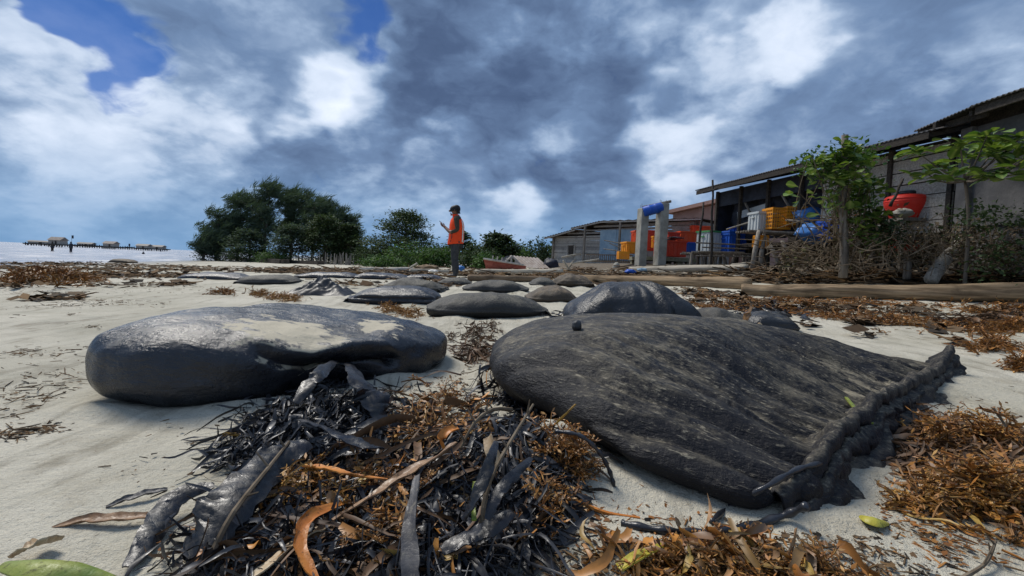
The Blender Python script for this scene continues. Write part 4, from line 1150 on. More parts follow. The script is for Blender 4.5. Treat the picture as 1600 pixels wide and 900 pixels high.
brush('undergrowth', 'dark green creepers along the foot of the concrete wall', [(1500, 330, 1620, 360, 7.0, 8.2, .4), (1530, 380, 1620, 430, 6.8, 8.2, .3), (1370, 345, 1410, 380, 8.3, 8.9, .3)], 1700, 'dark_bush', 4, (.04, .10))
brush('undergrowth', 'shaded brush under the vine frame', [(1215, 392, 1350, 428, 9.4, 12, .6), (1290, 330, 1380, 400, 8.7, 9.3, .4)], 1900, 'dry_brush', 6)

# individual big leaves: one shared mesh per size
def leaf_mesh(nm, L, W, fold=.18, droop=.2):
    prof = [(0, .02), (.15, .10), (.40, .36), (.65, .50), (.85, .40), (.96, .18), (1, .0)]
    V = []; F = []
    for t, w in prof:
        z = -droop * L * t * t
        V += [(t * L, -w * W, z + fold * w * W), (t * L, 0, z), (t * L, w * W, z + fold * w * W)]
    for i in range(len(prof) - 1):
        k = i * 3; F += [(k, k + 1, k + 4, k + 3), (k + 1, k + 2, k + 5, k + 4)]
    me = mesh_np(nm, np.array(V), np.array(F), True); me.materials.append(MATS['almond_leaf'])
    return me
LM = [leaf_mesh('leaf_%s' % q, L, W, f, d) for q, L, W, f, d in (('broad', .24, .15, .25, .15), ('long', .28, .14, .3, .3), ('small', .17, .11, .2, .1))]
VM = [leaf_mesh('vine_%s' % q, L, W, f, d) for q, L, W, f, d in (('broad', .15, .15, .2, .1), ('long', .13, .11, .25, .25), ('small', .10, .10, .2, .1))]

def put_leaf(parent, base, pos, az, pitch, roll, me, sc):
    o = bpy.data.objects.new('leaf', me); COL.objects.link(o); o.parent = parent
    m = rot_mats(np.array([az]), np.array([pitch]), np.array([roll]))[0]
    M = Matrix([[*m[i], pos[i] - base[i]] for i in range(3)] + [[0, 0, 0, 1]])
    o.matrix_local = M @ Matrix.Scale(sc, 4)

def near_almond():
    rnd = random.Random(11)
    g = on(*at(1512, 400, 7.5)[:2]); root = empty('almond_sapling', g, 'small broad-leaved tree with big glossy leaves before the concrete wall', 'tree')
    D = 7.5
    fork = at(1508, 283, D)
    mb = MB(); mb.tube(catmull([g - np.array((0, 0, .2)), at(1512, 380, D), at(1513, 330, D), fork], 9), np.linspace(.030, .020, 9), 7)
    tips = [(1432, 228, 7.3), (1445, 262, 7.2), (1470, 250, 7.8), (1500, 215, 7.3), (1520, 232, 7.8), (1542, 205, 7.2), (1560, 232, 7.0), (1580, 222, 7.7),
            (1598, 205, 7.2), (1600, 245, 7.5), (1575, 262, 6.9), (1540, 262, 7.0), (1482, 268, 7.1), (1625, 225, 7.2), (1640, 250, 7.6), (1555, 222, 8.0), (1660, 215, 7.4)]
    for (x, y, d) in tips:
        e = at(x, y + 8, d); m = (fork + e) / 2 + np.array((0, 0, -.05 + rnd.uniform(-.04, .04)))
        mb.tube(catmull([fork, m, e], 6), np.linspace(.02, .007, 6), 5)
        k = rnd.randint(14, 18)
        for i in range(k):
            az = i * 2.4 + rnd.uniform(-.4, .4); pit = rnd.uniform(-.25, .75)
            c = e + np.array((rnd.gauss(0, .06), rnd.gauss(0, .06), rnd.uniform(-.10, .05)))
            put_leaf(root, g, c, az, pit, rnd.uniform(-.5, .5), rnd.choice(LM), rnd.uniform(.75, 1.2))
    mb.build('trunk', MATS['trunk'], root, True)
near_almond()
brush('vine_mass', 'dense dark green leaves of the climbing vine behind its brighter leaves', [(1300, 235, 1358, 340, 8.6, 9.0, .75), (1265, 250, 1310, 275, 8.7, 9.0, .25)], 2200, 'vine_leaf', 9, (.05, .12), 'vine')

def vines():
    rnd = random.Random(12)
    g = on(*at(1316, 420, 8.5)[:2]); root = empty('vine', g, 'leafy green vine climbing the tallest bleached post', 'vine')
    mb = MB()
    clumps = [(1335, 235, 8.4, 20), (1345, 262, 8.3, 12), (1285, 252, 8.5, 14), (1272, 258, 8.6, 9), (1310, 275, 8.2, 24), (1325, 285, 8.2, 16), (1345, 290, 8.5, 22), (1360, 300, 8.6, 16), (1352, 320, 8.6, 20),
              (1280, 275, 8.5, 9), (1250, 303, 8.7, 10), (1296, 320, 8.3, 9), (1340, 345, 8.5, 16), (1365, 345, 8.6, 14), (1330, 228, 8.4, 14), (1262, 252, 8.7, 6), (1350, 372, 8.5, 14), (1375, 365, 8.7, 10), (1330, 310, 8.5, 18), (1318, 255, 8.4, 14), (1300, 295, 8.4, 9)]
    for (x, y, d, k) in clumps:
        c = at(x, y, d); st = at(1316 + rnd.uniform(-12, 12), min(425, y + rnd.uniform(20, 110)), 8.6)
        mb.tube(catmull([st, (st + c) / 2 + np.array((rnd.gauss(0, .08), 0, .1)), c], 6), np.linspace(.011, .005, 6), 4)
        for i in range(int(k * 1.05)):
            p = c + np.array((rnd.gauss(0, .12), rnd.gauss(0, .10), rnd.gauss(0, .09)))
            put_leaf(root, g, p, rnd.uniform(0, 6.283), rnd.uniform(-.7, .6), rnd.uniform(-.6, .6), rnd.choice(VM), rnd.uniform(.9, 1.5))
    for i in range(26):
        a = at(rnd.uniform(1262, 1362), rnd.uniform(240, 330), rnd.uniform(8.4, 8.9)); e = a + np.array((rnd.gauss(0, .2), rnd.gauss(0, .1), -rnd.uniform(.6, 1.5)))
        mb.tube(catmull([a, (a + e) / 2 + np.array((rnd.gauss(0, .12), 0, 0)), e], 6), .007, 4)
    mb.build('stem', MATS['twig'], root)
vines()

# ------------------------------------------------------------------ collapsed shed, red boat
def collapsed():
    D = 22.0
    g = G(795, 422); root = empty('collapsed_shed', at(800, 420, D), 'collapsed shed with its grey tin roof down on the sand', 'shed')
    rg_ = lambda x, y, d=0: at(x, y, D + d)
    mb = MB(); tin_sheet(mb, rg_(820, 417), rg_(862, 421, -.3), rg_(842, 403, 1.4), rg_(796, 399, 1.6), 18, .02); mb.build('roof_sheet', MATS['rust_tin'], root)
    mb = MB(); tin_sheet(mb, rg_(768, 412, .3), rg_(786, 414, .2), rg_(800, 400, 1.5), rg_(792, 400, 1.6), 10, .02); mb.build('roof_sheet', MATS['roof_tin'], root)
    for a, c in (((800, 400), (818, 418)), ((800, 400), (782, 416)), ((790, 415), (818, 414)), ((799, 401), (799, 418)), ((806, 405), (806, 418))):
        MB().tube([rg_(*a, .1), rg_(*c, -.1)], .05, 5).build('beam', MATS['grey_wood'], root)
    hull = empty('wrecked_boat', G(790, 424), 'faded red wooden boat hull lying in front of the collapsed shed', 'boat')
    A, B = at(759, 412, 20), at(822, 422, 20.3)
    def ring(t):
        c = A * (1 - t) + B * t; w = .55 * math.sin(math.pi * min(1, .12 + t * .8)) ** .5; zz = on(c[0], c[1])[2] - .06; top = A[2] * (1 - t) + B[2] * t + .18
        return [np.array((c[0] - .10, c[1] - w * .5, top)), np.array((c[0], c[1] - w * .35, (zz + top) / 2)), np.array((c[0], c[1], zz)), np.array((c[0], c[1] + w * .7, zz)), np.array((c[0], c[1] + w, top))]
    V = []; n = 12
    for i in range(n + 1): V += ring(i / n)
    F = [(i * 5 + j, (i + 1) * 5 + j, (i + 1) * 5 + j + 1, i * 5 + j + 1) for i in range(n) for j in range(4)] + [(0, 1, 2, 3, 4), tuple(n * 5 + q for q in (4, 3, 2, 1, 0))]
    MB().add(np.array(V), F).build('hull', MATS['red_wood'], hull)
    MB().tube([ring(i / 8)[0] + np.array((0, -.02, .03)) for i in range(9)], .045, 6).build('gunwale', MATS['grey_wood'], hull)
    for i in range(2, 8): MB().tube([ring(i / 9)[0], ring(i / 9)[0] + np.array((.02, 0, .22))], .03, 5).build('rib', MATS['grey_wood'], hull)
collapsed()

# ------------------------------------------------------------------ logs and timber
def log(a, b_, r0, r1, label, mat='log_wood', n=26, k=18, seed=0, wob=.03, name='log', cat='log'):
    a, b_ = np.asarray(a, float), np.asarray(b_, float)
    d = b_ - a; L = np.linalg.norm(d); d = d / L; s_ = np.cross(d, (0, 0, 1)); s_ /= np.linalg.norm(s_); u_ = np.cross(s_, d)
    V = []
    for i in range(n + 1):
        t = i / n; c = a + d * L * t + s_ * wob * mnoise.noise((t * 3, seed, 1)) + u_ * wob * mnoise.noise((t * 3, seed, 7)); rr = r0 * (1 - t) + r1 * t
        if i in (0, n): rr *= .90
        for j in range(k):
            an = 2 * math.pi * j / k
            q = rr * (1 + .16 * mnoise.noise((t * 5 + seed, math.cos(an) * 1.3, math.sin(an) * 1.3)) + .12 * mnoise.noise((t * 3 + seed, math.cos(an) * 5, math.sin(an) * 5)) + .05 * mnoise.noise((t * 30 + seed, math.cos(an) * 3, math.sin(an) * 3)))
            V.append(c + s_ * math.cos(an) * q + u_ * math.sin(an) * q)
    F = [(i * k + j, i * k + (j + 1) % k, (i + 1) * k + (j + 1) % k, (i + 1) * k + j) for i in range(n) for j in range(k)] + [list(range(k))[::-1], list(range(n * k, n * k + k))]
    V = np.array(V)
    o = link(name, mesh_np(name, (V - a) @ np.array(Matrix.Rotation(-math.atan2(d[1], d[0]), 3, 'Z')).T, F, True), MATS[mat])
    o.location = a; o.rotation_euler = (0, 0, math.atan2(d[1], d[0]))
    return tag(o, label, cat)
def glog(x0, y0, x1, y1, r0, r1, label, lift=.75, **k):
    a, c = G(x0, y0), G(x1, y1)
    a = a + np.array((0, r0 * .9, r0 * lift)); c = c + np.array((0, r1 * .9, r1 * lift))
    return log(a, c, r0, r1, label, **k)
glog(1162, 461, 1690, 474, .11, .135, 'thick brown log lying along the beach at the right', n=90, k=26, wob=.06)
glog(905, 441, 1178, 453, .10, .13, 'long brown log behind the black wrinkled sandbag', seed=3)
glog(985, 428, 1170, 428.5, .09, .10, 'bleached log along the berm below the concrete pillars', mat='pale_wood', seed=5, lift=1.6)
glog(1145, 425, 1185, 417, .07, .05, 'short bleached log end propped right of the berm log', mat='pale_wood', seed=6, lift=2.2)
glog(640, 427, 700, 427, .07, .06, 'pale driftwood log behind the person on the left', mat='pale_wood', seed=7, lift=1.2)
glog(742, 428, 880, 429, .07, .09, 'pale driftwood log to the right of the person', mat='pale_wood', seed=8, lift=1.2)
glog(560, 424, 650, 425, .06, .08, 'grey driftwood log left of the person in the debris line', mat='grey_wood', seed=9, lift=1.2)
glog(730, 440, 860, 441, .08, .07, 'brown log behind the grey sandbags in the middle', mat='brown_wood', seed=10, lift=1.0)
log(G(1528, 463) + np.array((0, .0, .05)), G(1625, 474) + np.array((0, 0, .10)), .045, .05, 'charred black plank in front of the thick log at the right', 'dark_wood', seed=12, name='plank', cat='plank', k=6)
pole(at(1012, 419, 17), at(1040, 428, 16.2), .07, .06, 'pale beam leaning against the concrete landing', 'pale_wood', 'beam', 'beam')
for i, (a, c, lab) in enumerate([((880, 407), (894, 427), 'left leg of the broken trestle by the plank house'), ((899, 404), (883, 426), 'crossing leg of the broken trestle by the plank house'),
                                 ((878, 402), (908, 397), 'upper bar of the broken trestle by the plank house'), ((892, 412), (936, 405), 'long thin stick right of the broken trestle'),
                                 ((640, 419), (652, 411), 'pale stick standing in the debris left of the person')]):
    pole(at(*a, 17.5), at(*c, 17.6), .04, .035, lab, 'pale_wood', 'stick', 'stick', 6, 4)
# small green float by the log
lumpy('float', 'mint green plastic float by the black plank at the right log', 'float', G(1530, 467) + np.array((0, 0, .04)), (.27, .10, .09), 'mint_plastic', 1, .1)
lumpy('bottle_scrap', 'small blue plastic scrap on the berm log', 'plastic scrap', at(985, 424.5, 13.8), (.30, .2, .14), 'blue_plastic', 2, .3)
lumpy('bottle_scrap', 'pale blue plastic scrap beside the bright blue one on the berm', 'plastic scrap', at(1003, 421.5, 13.9), (.32, .2, .10), 'blue_panel', 3, .3)
lumpy('bottle_scrap', 'small blue plastic bag right behind the person', 'plastic scrap', at(720, 419, 14), (.20, .2, .14), 'blue_tarp', 4, .35)
lumpy('foam_block', 'white foam block in the debris left of the person', 'foam', at(677, 423.5, 13.5), (.26, .2, .08), 'reflector', 5, .25)
lumpy('clay_heap', 'orange-brown heap of rubble left of the person', 'rubble', at(668, 419, 17), (.9, .6, .22), 'brown_wood', 6, .4)
lumpy('orange_scrap', 'orange net scrap under the concrete landing', 'net', at(1050, 421.5, 16.5), (.28, .2, .1), 'orange_plastic', 7, .3)

# ================================================================== SANDBAGS
BAGG = 'geotextile sandbags strewn along the beach'
def poly_dist(P, C):
    """distance from points P (n,3) to polyline C (m,3), and the parameter along it"""
    best = np.full(len(P), 1e9); par = np.zeros(len(P))
    for i in range(len(C) - 1):
        a, b_ = C[i], C[i + 1]; d = b_ - a
        t = np.clip(((P - a) @ d) / (d @ d), 0, 1)
        q = np.linalg.norm(P - (a + t[:, None] * d), axis=1)
        k = q < best; best[k] = q[k]; par[k] = i + t[k]
    return best, par

OUTLINES = []
def bag(label, outline, H, mat, n=2.7, hfun=None, wrinkle=None, seed=0, nu=110, nv=44, amp=.018, zc=.40, center=None, sink=.05, name='sandbag'):
    O = catmull(outline, nu, True); c = np.mean(O, 0) if center is None else np.asarray(center)
    base = np.array((c[0], c[1], float(terr(*c)))); OUTLINES.append(O)
    T = np.linspace(0.02, math.pi * .86, nv)
    Hs = H
    P = np.zeros((nv, nu, 3))
    for i, t in enumerate(T):
        rho = abs(math.sin(t)) ** (2 / n); cz = abs(math.cos(t)) ** (2 / n) * (1 if math.cos(t) > 0 else -1)
        xy = c + (O - c) * rho
        hh = H * (hfun(xy[:, 0], xy[:, 1]) if hfun else np.ones(nu))
        zb = terr(xy[:, 0], xy[:, 1], False) if True else 0
        z = zb + zc * hh + np.where(cz > 0, cz * (1 - zc) * hh, cz * (zc * hh + sink))
        P[i] = np.stack((xy[:, 0], xy[:, 1], z), -1)
    du = np.roll(P, -1, 1) - np.roll(P, 1, 1); dv = np.gradient(P, axis=0)
    N = np.cross(du, dv); N /= np.linalg.norm(N, axis=2, keepdims=True) + 1e-9
    if N[2, :, 2].mean() < 0: N = -N
    flat = P.reshape(-1, 3)
    D = np.array([amp * fbm(p[0] * 2.3 + seed, p[1] * 2.3, p[2] * 3.5) + amp * .35 * mnoise.noise((p[0] * 9 + seed, p[1] * 9, p[2] * 12)) for p in flat])
    if wrinkle is not None: D = D + wrinkle(flat)
    top_fade = np.repeat(np.clip(T / .12, 0, 1), nu)
    P = (flat + N.reshape(-1, 3) * D[:, None])
    idx = np.arange(nv * nu).reshape(nv, nu)
    F = np.stack((idx[:-1], np.roll(idx, -1, 1)[:-1], np.roll(idx, -1, 1)[1:], idx[1:]), -1).reshape(-1, 4)
    cap = np.array([P[:nu].mean(0)]); V = np.concatenate((P, cap)) - base
    FL = [list(f) for f in F] + [[j, len(V) - 1, (j + 1) % nu] for j in range(nu)]
    # consistent outward winding
    me = mesh_np(name, V, FL, True)
    import bmesh
    bm = bmesh.new(); bm.from_mesh(me); bmesh.ops.recalc_face_normals(bm, faces=bm.faces)
    top = max(bm.faces, key=lambda f: f.calc_center_median().z)
    if top.normal.z < 0: bmesh.ops.reverse_faces(bm, faces=bm.faces)
    bm.to_mesh(me); bm.free(); me.update()
    o = link(name, me, MATS[mat] if isinstance(mat, str) else mat); o.location = base
    return tag(o, label, 'sandbag', BAGG)

bag_mat('bag_dusty', (.006, .006, .009), (.205, .175, .12), .78, .50, (26, 120, 120), (0, 0, R(34)), .50, .24, film=(.012, .012, .015), bst=1.0, lo=.62, hi=1.25, crease=True)
bag_mat('bag_wet', (.006, .007, .012), (.15, .14, .12), .35, .36, (60, 60, 60), dash=.06, spec=.5, film=(.016, .019, .03))
bag_mat('bag_grey', (.022, .022, .022), (.15, .135, .10), .75, .68, (80, 80, 80), dash=.18, film=(.034, .034, .033), lo=.45, hi=1.15)
bag_mat('bag_brown', (.05, .038, .026), (.20, .145, .09), .8, .7, (70, 70, 70), dash=.2, film=(.06, .045, .03), lo=.4, hi=1.1)
bag_mat('bag_black', (.007, .008, .011), (.15, .125, .085), .7, .36, (50, 50, 50), dash=.10, spec=.5, film=(.014, .016, .021), lo=.72, hi=1.2)
bag_mat('bag_hem', (.009, .009, .012), (.18, .155, .11), .55, .62, (45, 90, 90), dash=.35, spec=.3, film=(.016, .016, .020), bst=1.0)

# --- the big bag at the right with its sewn hem
SA, SB = np.array((.71, 1.15)), np.array((2.72, 2.88))
SD = (SB - SA) / np.linalg.norm(SB - SA); SN = np.array((-SD[1], SD[0])); SL = np.linalg.norm(SB - SA)
FOLDS = []
def bigbag():
    out = [(-.09, 2.25), (-.03, 1.86), (.15, 1.60), (.28, 1.38), (.47, 1.22), (.70, 1.15), (1.02, 1.36), (1.45, 1.74), (1.85, 2.10), (2.28, 2.50), (2.66, 2.84),
           (2.3, 3.02), (1.5, 3.12), (.75, 3.12), (.2, 2.95), (-.06, 2.62)]
    def hf(x, y):
        d = (x - SA[0]) * SN[0] + (y - SA[1]) * SN[1]
        t = np.clip(d / .85, 0, 1); t = t * t * (3 - 2 * t)
        return (.36 + .64 * t) * np.clip(1.0 - .10 * (x - .5), .72, 1.02)
    def wr(P):
        d = (P[:, 0] - SA[0]) * SN[0] + (P[:, 1] - SA[1]) * SN[1]; w = (P[:, 0] - SA[0]) * SD[0] + (P[:, 1] - SA[1]) * SD[1]
        out_ = np.zeros(len(P))
        for i in range(len(P)):
            # folds gather towards the hem, fanning back over the bag
            q = w[i] + .28 * d[i] + .05 * mnoise.noise((d[i] * 3, w[i] * 2, 4))
            f = math.exp(-max(d[i], 0) / .68)
            k = mnoise.noise((q * 5.6, d[i] * .6, 0)); FOLDS.append((max(0, 1 - abs(k) / .16)) * f); k2 = mnoise.noise((q * 13, d[i] * 1.0, 5))
            out_[i] = f * (.092 * (abs(k) ** .6 - .44) + .030 * k2) + .010 * mnoise.noise((q * 22, d[i] * 2.0, 8)) * math.exp(-max(d[i], 0) / 1.2)
        return out_
    o = bag('huge dusty black sandbag with a gathered hem in the right foreground', out, .385, 'bag_dusty', 2.08, hf, wr, 1, 300, 120, .016)
    at_ = o.data.attributes.new('fold', 'FLOAT', 'POINT'); at_.data.foreach_set('value', np.array(FOLDS + [0.0], np.float32)[:len(o.data.vertices)])
    base = np.array(o.location)
    # hem: rolled edge and flap falling to the sand
    nw, nc = 420, 24; V = []
    for i in range(nw):
        w = -.04 + (SL + .10) * i / (nw - 1); t = i / (nw - 1)
        rid = .118 + .04 * math.sin(min(1, t * 1.3) * math.pi) - .03 * t + .03 * mnoise.noise((w * 4, 1, 1)) + .02 * mnoise.noise((w * 13, 3, 1)) + .06 * max(0, (t - .90) / .10) ** 1.5 - .06 * max(0, 1 - t / .10)
        sway = .035 * mnoise.noise((w * 2.6, 9, 2)) + .014 * mnoise.noise((w * 11, 2, 2))
        drop = .12 + .05 * mnoise.noise((w * 3, 4, 7)) - .05 * max(0, (t - .7) / .3)
        cs = [(.105, rid - .085), (.062, rid - .060), (.034, rid - .036), (.016, rid + .002), (.004, rid + .012), (-.006, rid + .004), (-.010, rid - .020), (-.004, rid - .040), (-.014, rid - .044),
              (-.026, rid - .042), (-.034, rid - .054), (-.036, rid - .08)]
        for j in range(nc - len(cs)):
            u = (j + 1) / (nc - len(cs)); cs.append((-.036 - drop * .55 * u - .02 * math.sin(u * 6 + w * 9), (rid - .085) * (1 - u) - .02 * u))
        for j, (dd, zz) in enumerate(cs):
            x, y = SA + SD * w + SN * (dd + sway)
            ruf = .024 * (abs(mnoise.noise((w * 10 + j * .15, j * .10, 3))) - .22) + .026 * mnoise.noise((w * 8, j * .4, 6)) * (j > 6) + .012 * (abs(mnoise.noise((w * 46, j * .3, 9))) - .2)
            x += SN[0] * ruf; y += SN[1] * ruf
            V.append((x, y, float(terr(x, y, False)) + zz + ruf * .8))
    F = [(i * nc + j, (i + 1) * nc + j, (i + 1) * nc + j + 1, i * nc + j + 1) for i in range(nw - 1) for j in range(nc - 1)]
    h = link('hem', mesh_np('hem', np.array(V) - base, F, True), MATS['bag_hem'], o)
    md = h.modifiers.new('thick', 'SOLIDIFY'); md.thickness = .006
    return o
BIG = bigbag()

def leftbag():
    out = [(-1.77, 2.08), (-1.70, 1.85), (-1.42, 1.77), (-1.08, 1.88), (-.78, 2.08), (-.55, 2.32), (-.38, 2.62), (-.42, 2.95), (-.80, 3.22), (-1.25, 3.15), (-1.65, 2.8), (-1.80, 2.4)]
    FOLD = [(362, 522), (395, 545), (440, 566), (490, 576), (540, 562), (580, 552), (615, 562)]; LIP = [(380, 520), (430, 546), (490, 556), (550, 541), (600, 545)]
    fold = lip = dent = None
    def wr(P):
        if fold is None: return np.zeros(len(P))
        d, pd = poly_dist(P, fold); l, plp = poly_dist(P, lip)
        kf = np.clip(pd / 3.5, .10, 1); kl = np.clip(plp / 2.5, .15, 1)
        r_ = np.linalg.norm((P - dent) / np.array((.19, .2, .12)), axis=1)
        out_ = -.085 * kf * np.exp(-(d / .030) ** 2) + .040 * kl * np.exp(-(l / .05) ** 2) - .15 * np.exp(-r_ ** 2)
        for i in range(len(P)):
            out_[i] += .030 * (abs(mnoise.noise((P[i][0] * 6 + P[i][2] * 5, P[i][1] * 5, P[i][2] * 7))) - .2) * max(0, math.tanh((P[i][0] + .85) * 3)) + .005 * mnoise.noise((P[i][0] * 9, P[i][1] * 9, P[i][2] * 14))
        return out_
    def hf(x, y):
        sag = .10 * np.exp(-((x + .98) / .30) ** 2 - ((y - 2.35) / .28) ** 2)
        return np.clip(1.06 - .36 * (x + 1.15), .84, 1.32) - sag
    def hit(px, py):
        ok, loc, nor, _ = o.ray_cast(Vector(CAM) - o.location, Vector(ray(px, py)).normalized()); return tuple(loc) if ok else (0, 0, .3)
    lab = 'wet black sandbag with sand pooled on its sagging top at left'
    o = bag(lab, out, .315, 'bag_wet', 2.9, hf, None, 4, 130, 60, .016)       # plain shape, to find where its folds lie
    bpy.context.view_layer.update()
    l0 = np.array(o.location)
    fold = np.array([hit(*q) for q in FOLD]) + l0; lip = np.array([hit(*q) for q in LIP]) + l0; dent = np.array(hit(525, 598)) + l0
    bpy.data.objects.remove(o)
    o = bag(lab, out, .315, 'bag_wet', 2.9, hf, wr, 4, 300, 150, .016)
    bpy.context.view_layer.update()
    q, q2, q3 = hit(455, 516), hit(590, 510), hit(330, 500)
    m = bag_mat('bag_left', (.005, .0065, .011), (.20, .18, .14), .60, .26, (22, 80, 80), dash=.14, spec=.6, film=(.010, .013, .021), bst=.7, lo=.75, hi=1.2,
                sandpatch=[(q, (4.4, 4.8, 3.0), 2.8), (q2, (9, 7, 4), 3.4)])
    o.data.materials[0] = m
    return o
leftbag()

def pxbag(x0, x1, ytop, ybot, label, mat, depth=.8, rot=0.0, n=2.7, amp=.025, seed=0, wr=None, sq=3.0, flat=1.0, nu=90, nv=36, D=None):
    g = G((x0 + x1) / 2, ybot) if D is None else on(*at((x0 + x1) / 2, ybot, D)[:2])
    D_ = g[1]; W = (x1 - x0) * D_ / FPX / 2 * 1.02; dp = depth / 2
    c = np.array((g[0] + 0.0, g[1] + dp)); c[0] = ((x0 + x1) / 2 - 800) / FPX * (D_ + dp * .6)
    topz = at((x0 + x1) / 2, ytop, D_ + dp * .9)[2]; H = max(.10, topz - float(terr(*c)))
    an = np.linspace(0, 2 * math.pi, 16, endpoint=False); O = []
    for a in an:
        ca, sa = math.cos(a), math.sin(a)
        x = W * math.copysign(abs(ca) ** (2 / sq), ca); y = dp * math.copysign(abs(sa) ** (2 / sq), sa)
        x, y = x * math.cos(rot) - y * math.sin(rot), x * math.sin(rot) + y * math.cos(rot)
        O.append((c[0] + x, c[1] + y))
    cr_, sr_ = math.cos(rot), math.sin(rot)
    def loc_(x, y): dx, dy = x - c[0], y - c[1]; return (dx * cr_ + dy * sr_) / W, (-dx * sr_ + dy * cr_) / dp
    tilt = ((seed * 37) % 11 / 11 - .5) * .5
    def hf(x, y):
        u, v = loc_(x, y)
        return np.clip(1.04 + tilt * u * .5 - .42 * np.abs(u) ** 3.2, .3, 1.2)
    def w2(P):
        u, v = loc_(P[:, 0], P[:, 1]); zr = P[:, 2] - terr(P[:, 0], P[:, 1], False)
        o_ = .018 * np.exp(-((zr - .30 * H) / .012) ** 2)                      # side seam
        for i in range(len(P)):
            e = abs(u[i]) ** 2
            o_[i] += .05 * H / .3 * e * (abs(mnoise.noise((v[i] * 3.2 + seed, u[i] * .7, zr[i] * 5))) - .25) + .02 * (abs(mnoise.noise((P[i][0] * 4 + seed, P[i][1] * 4, 3))) - .2)
        return o_ + (wr(P) if wr is not None else 0)
    o = bag(label, O, H, mat, n, hf, w2, seed, nu, nv, amp, zc=.34)
    # sewn lip at the gathered end
    sgn = 1 if seed % 2 else -1; V = []; nw, nc = 26, 6; base = np.array(o.location)
    for i in range(nw):
        v = (i / (nw - 1) * 2 - 1) * .72
        for j in range(nc):
            u = sgn * (.93 + .10 * j / (nc - 1) * (1 + .4 * mnoise.noise((v * 3, seed, 1)))); x = c[0] + (u * W * cr_ - v * dp * sr_); y = c[1] + (u * W * sr_ + v * dp * cr_)
            V.append((x, y, float(terr(x, y)) + H * (.30 - .05 * j) + .02 * mnoise.noise((v * 9 + seed, j * .4, 2))))
    lip = link('seam_lip', mesh_np('seam_lip', np.array(V) - base, [(i * nc + j, (i + 1) * nc + j, (i + 1) * nc + j + 1, i * nc + j + 1) for i in range(nw - 1) for j in range(nc - 1)], True), MATS[mat], o)
    lip.modifiers.new('thick', 'SOLIDIFY').thickness = .012
    return o

# --- black wrinkled bag behind the big one, drapes at its right
def midbag():
    D = 4.0; c = np.array((((985) - 800) / FPX * (D + .35), D + .42))
    def wr(P):
        o_ = np.zeros(len(P))
        for i, p in enumerate(P):
            a = math.atan2(p[1] - c[1], p[0] - c[0]); rr = math.hypot(p[0] - c[0], p[1] - c[1])
            k = math.sin(a * 9 + 2 * mnoise.noise((a * 2, rr, 2))); right = 1 / (1 + math.exp(-(p[0] - c[0] - .10) * 14))
            o_[i] = .055 * (1 - abs(k)) ** .6 * min(1, rr / .35) * (.10 + .9 * right) - .01 + .018 * mnoise.noise((p[0] * 5, p[1] * 5, p[2] * 3))
        return o_
    O = [(c[0] + x, c[1] + y) for x, y in ((-.60, -.08), (-.5, -.36), (-.15, -.46), (.25, -.44), (.52, -.36), (.62, -.1), (.55, .3), (.2, .48), (-.3, .45), (-.55, .25))]
    return bag('glossy black sandbag with draped folds behind the huge bag', O, .47, 'bag_black', 2.05, lambda x, y: np.clip(1 - .9 * np.clip(np.abs(x - c[0] + .02) - .22, 0, 1), .3, 1), wr, 6, 160, 70, .02)
midbag()

pxbag(664, 862, 459, 499, 'plump grey sandbag in the middle, nearest of the small ones', 'bag_grey', .75, .10, 2.3, .02, 7, sq=2.6)
pxbag(540, 692, 449, 478, 'flat dark blue-black sandbag with a long side crease, left of the plump grey one', 'bag_wet', .65, -.06, 2.6, .02, 8, lambda P: -.03 * np.exp(-((P[:, 2] - terr(P[:, 0], P[:, 1]) - .09) / .014) ** 2))
pxbag(596, 694, 436, 458, 'pale sandy topped sandbag behind the flat dark blue-black one', 'bag_grey', .8, -.1, 2.3, .04, 9)
pxbag(368, 458, 429, 446, 'grey sandbag lying right of the long dark one at left', 'bag_grey', .8, .05, 2.6, .02, 10)
pxbag(278, 384, 426, 439, 'long dark low sandbag at the left near the seaweed mound', 'bag_wet', .7, .04, 2.6, .02, 11)
pxbag(722, 826, 439, 459, 'grey-brown sandbag with twigs on top behind the plump grey one', 'bag_grey', .8, .05, 2.4, .03, 12)
pxbag(822, 905, 449, 476, 'round brown-grey sandbag beside the glossy black one', 'bag_brown', .7, .0, 2.3, .02, 13, sq=2.4)
pxbag(866, 930, 429, 450, 'brown sandbag with a peaked top below the plank house', 'bag_brown', .7, .05, 2.1, .04, 14, sq=2.4)
pxbag(828, 870, 435, 449, 'small dark sandbag left of the peaked brown one', 'bag_grey', .6, 0, 2.4, .02, 15)
pxbag(684, 734, 434, 446, 'small flat grey sandbag in front of the person', 'bag_grey', .6, 0, 2.4, .02, 16)
pxbag(1090, 1182, 485, 512, 'half buried grey sandbag right of the glossy black one', 'bag_grey', .6, .05, 2.4, .03, 17, D=4.1)
pxbag(1168, 1252, 489, 522, 'small wet black sandbag under the dark weed right of the upright stick', 'bag_black', .5, -.1, 2.3, .04, 18)
pxbag(458, 560, 425.5, 435, 'dark long sandbag at the left of the far row', 'bag_wet', .7, 0, 2.6, .02, 19)
pxbag(548, 640, 427, 437, 'dark long sandbag in the middle of the far row', 'bag_wet', .7, .03, 2.6, .02, 20)
pxbag(628, 690, 429, 438, 'dark long sandbag at the right of the far row beside the person', 'bag_wet', .7, -.03, 2.6, .02, 21)
pxbag(170, 205, 404.5, 411, 'tiny far pale sandbag on the wet sand by the sea', 'bag_brown', 1.0, 0, 2.4, .02, 22)

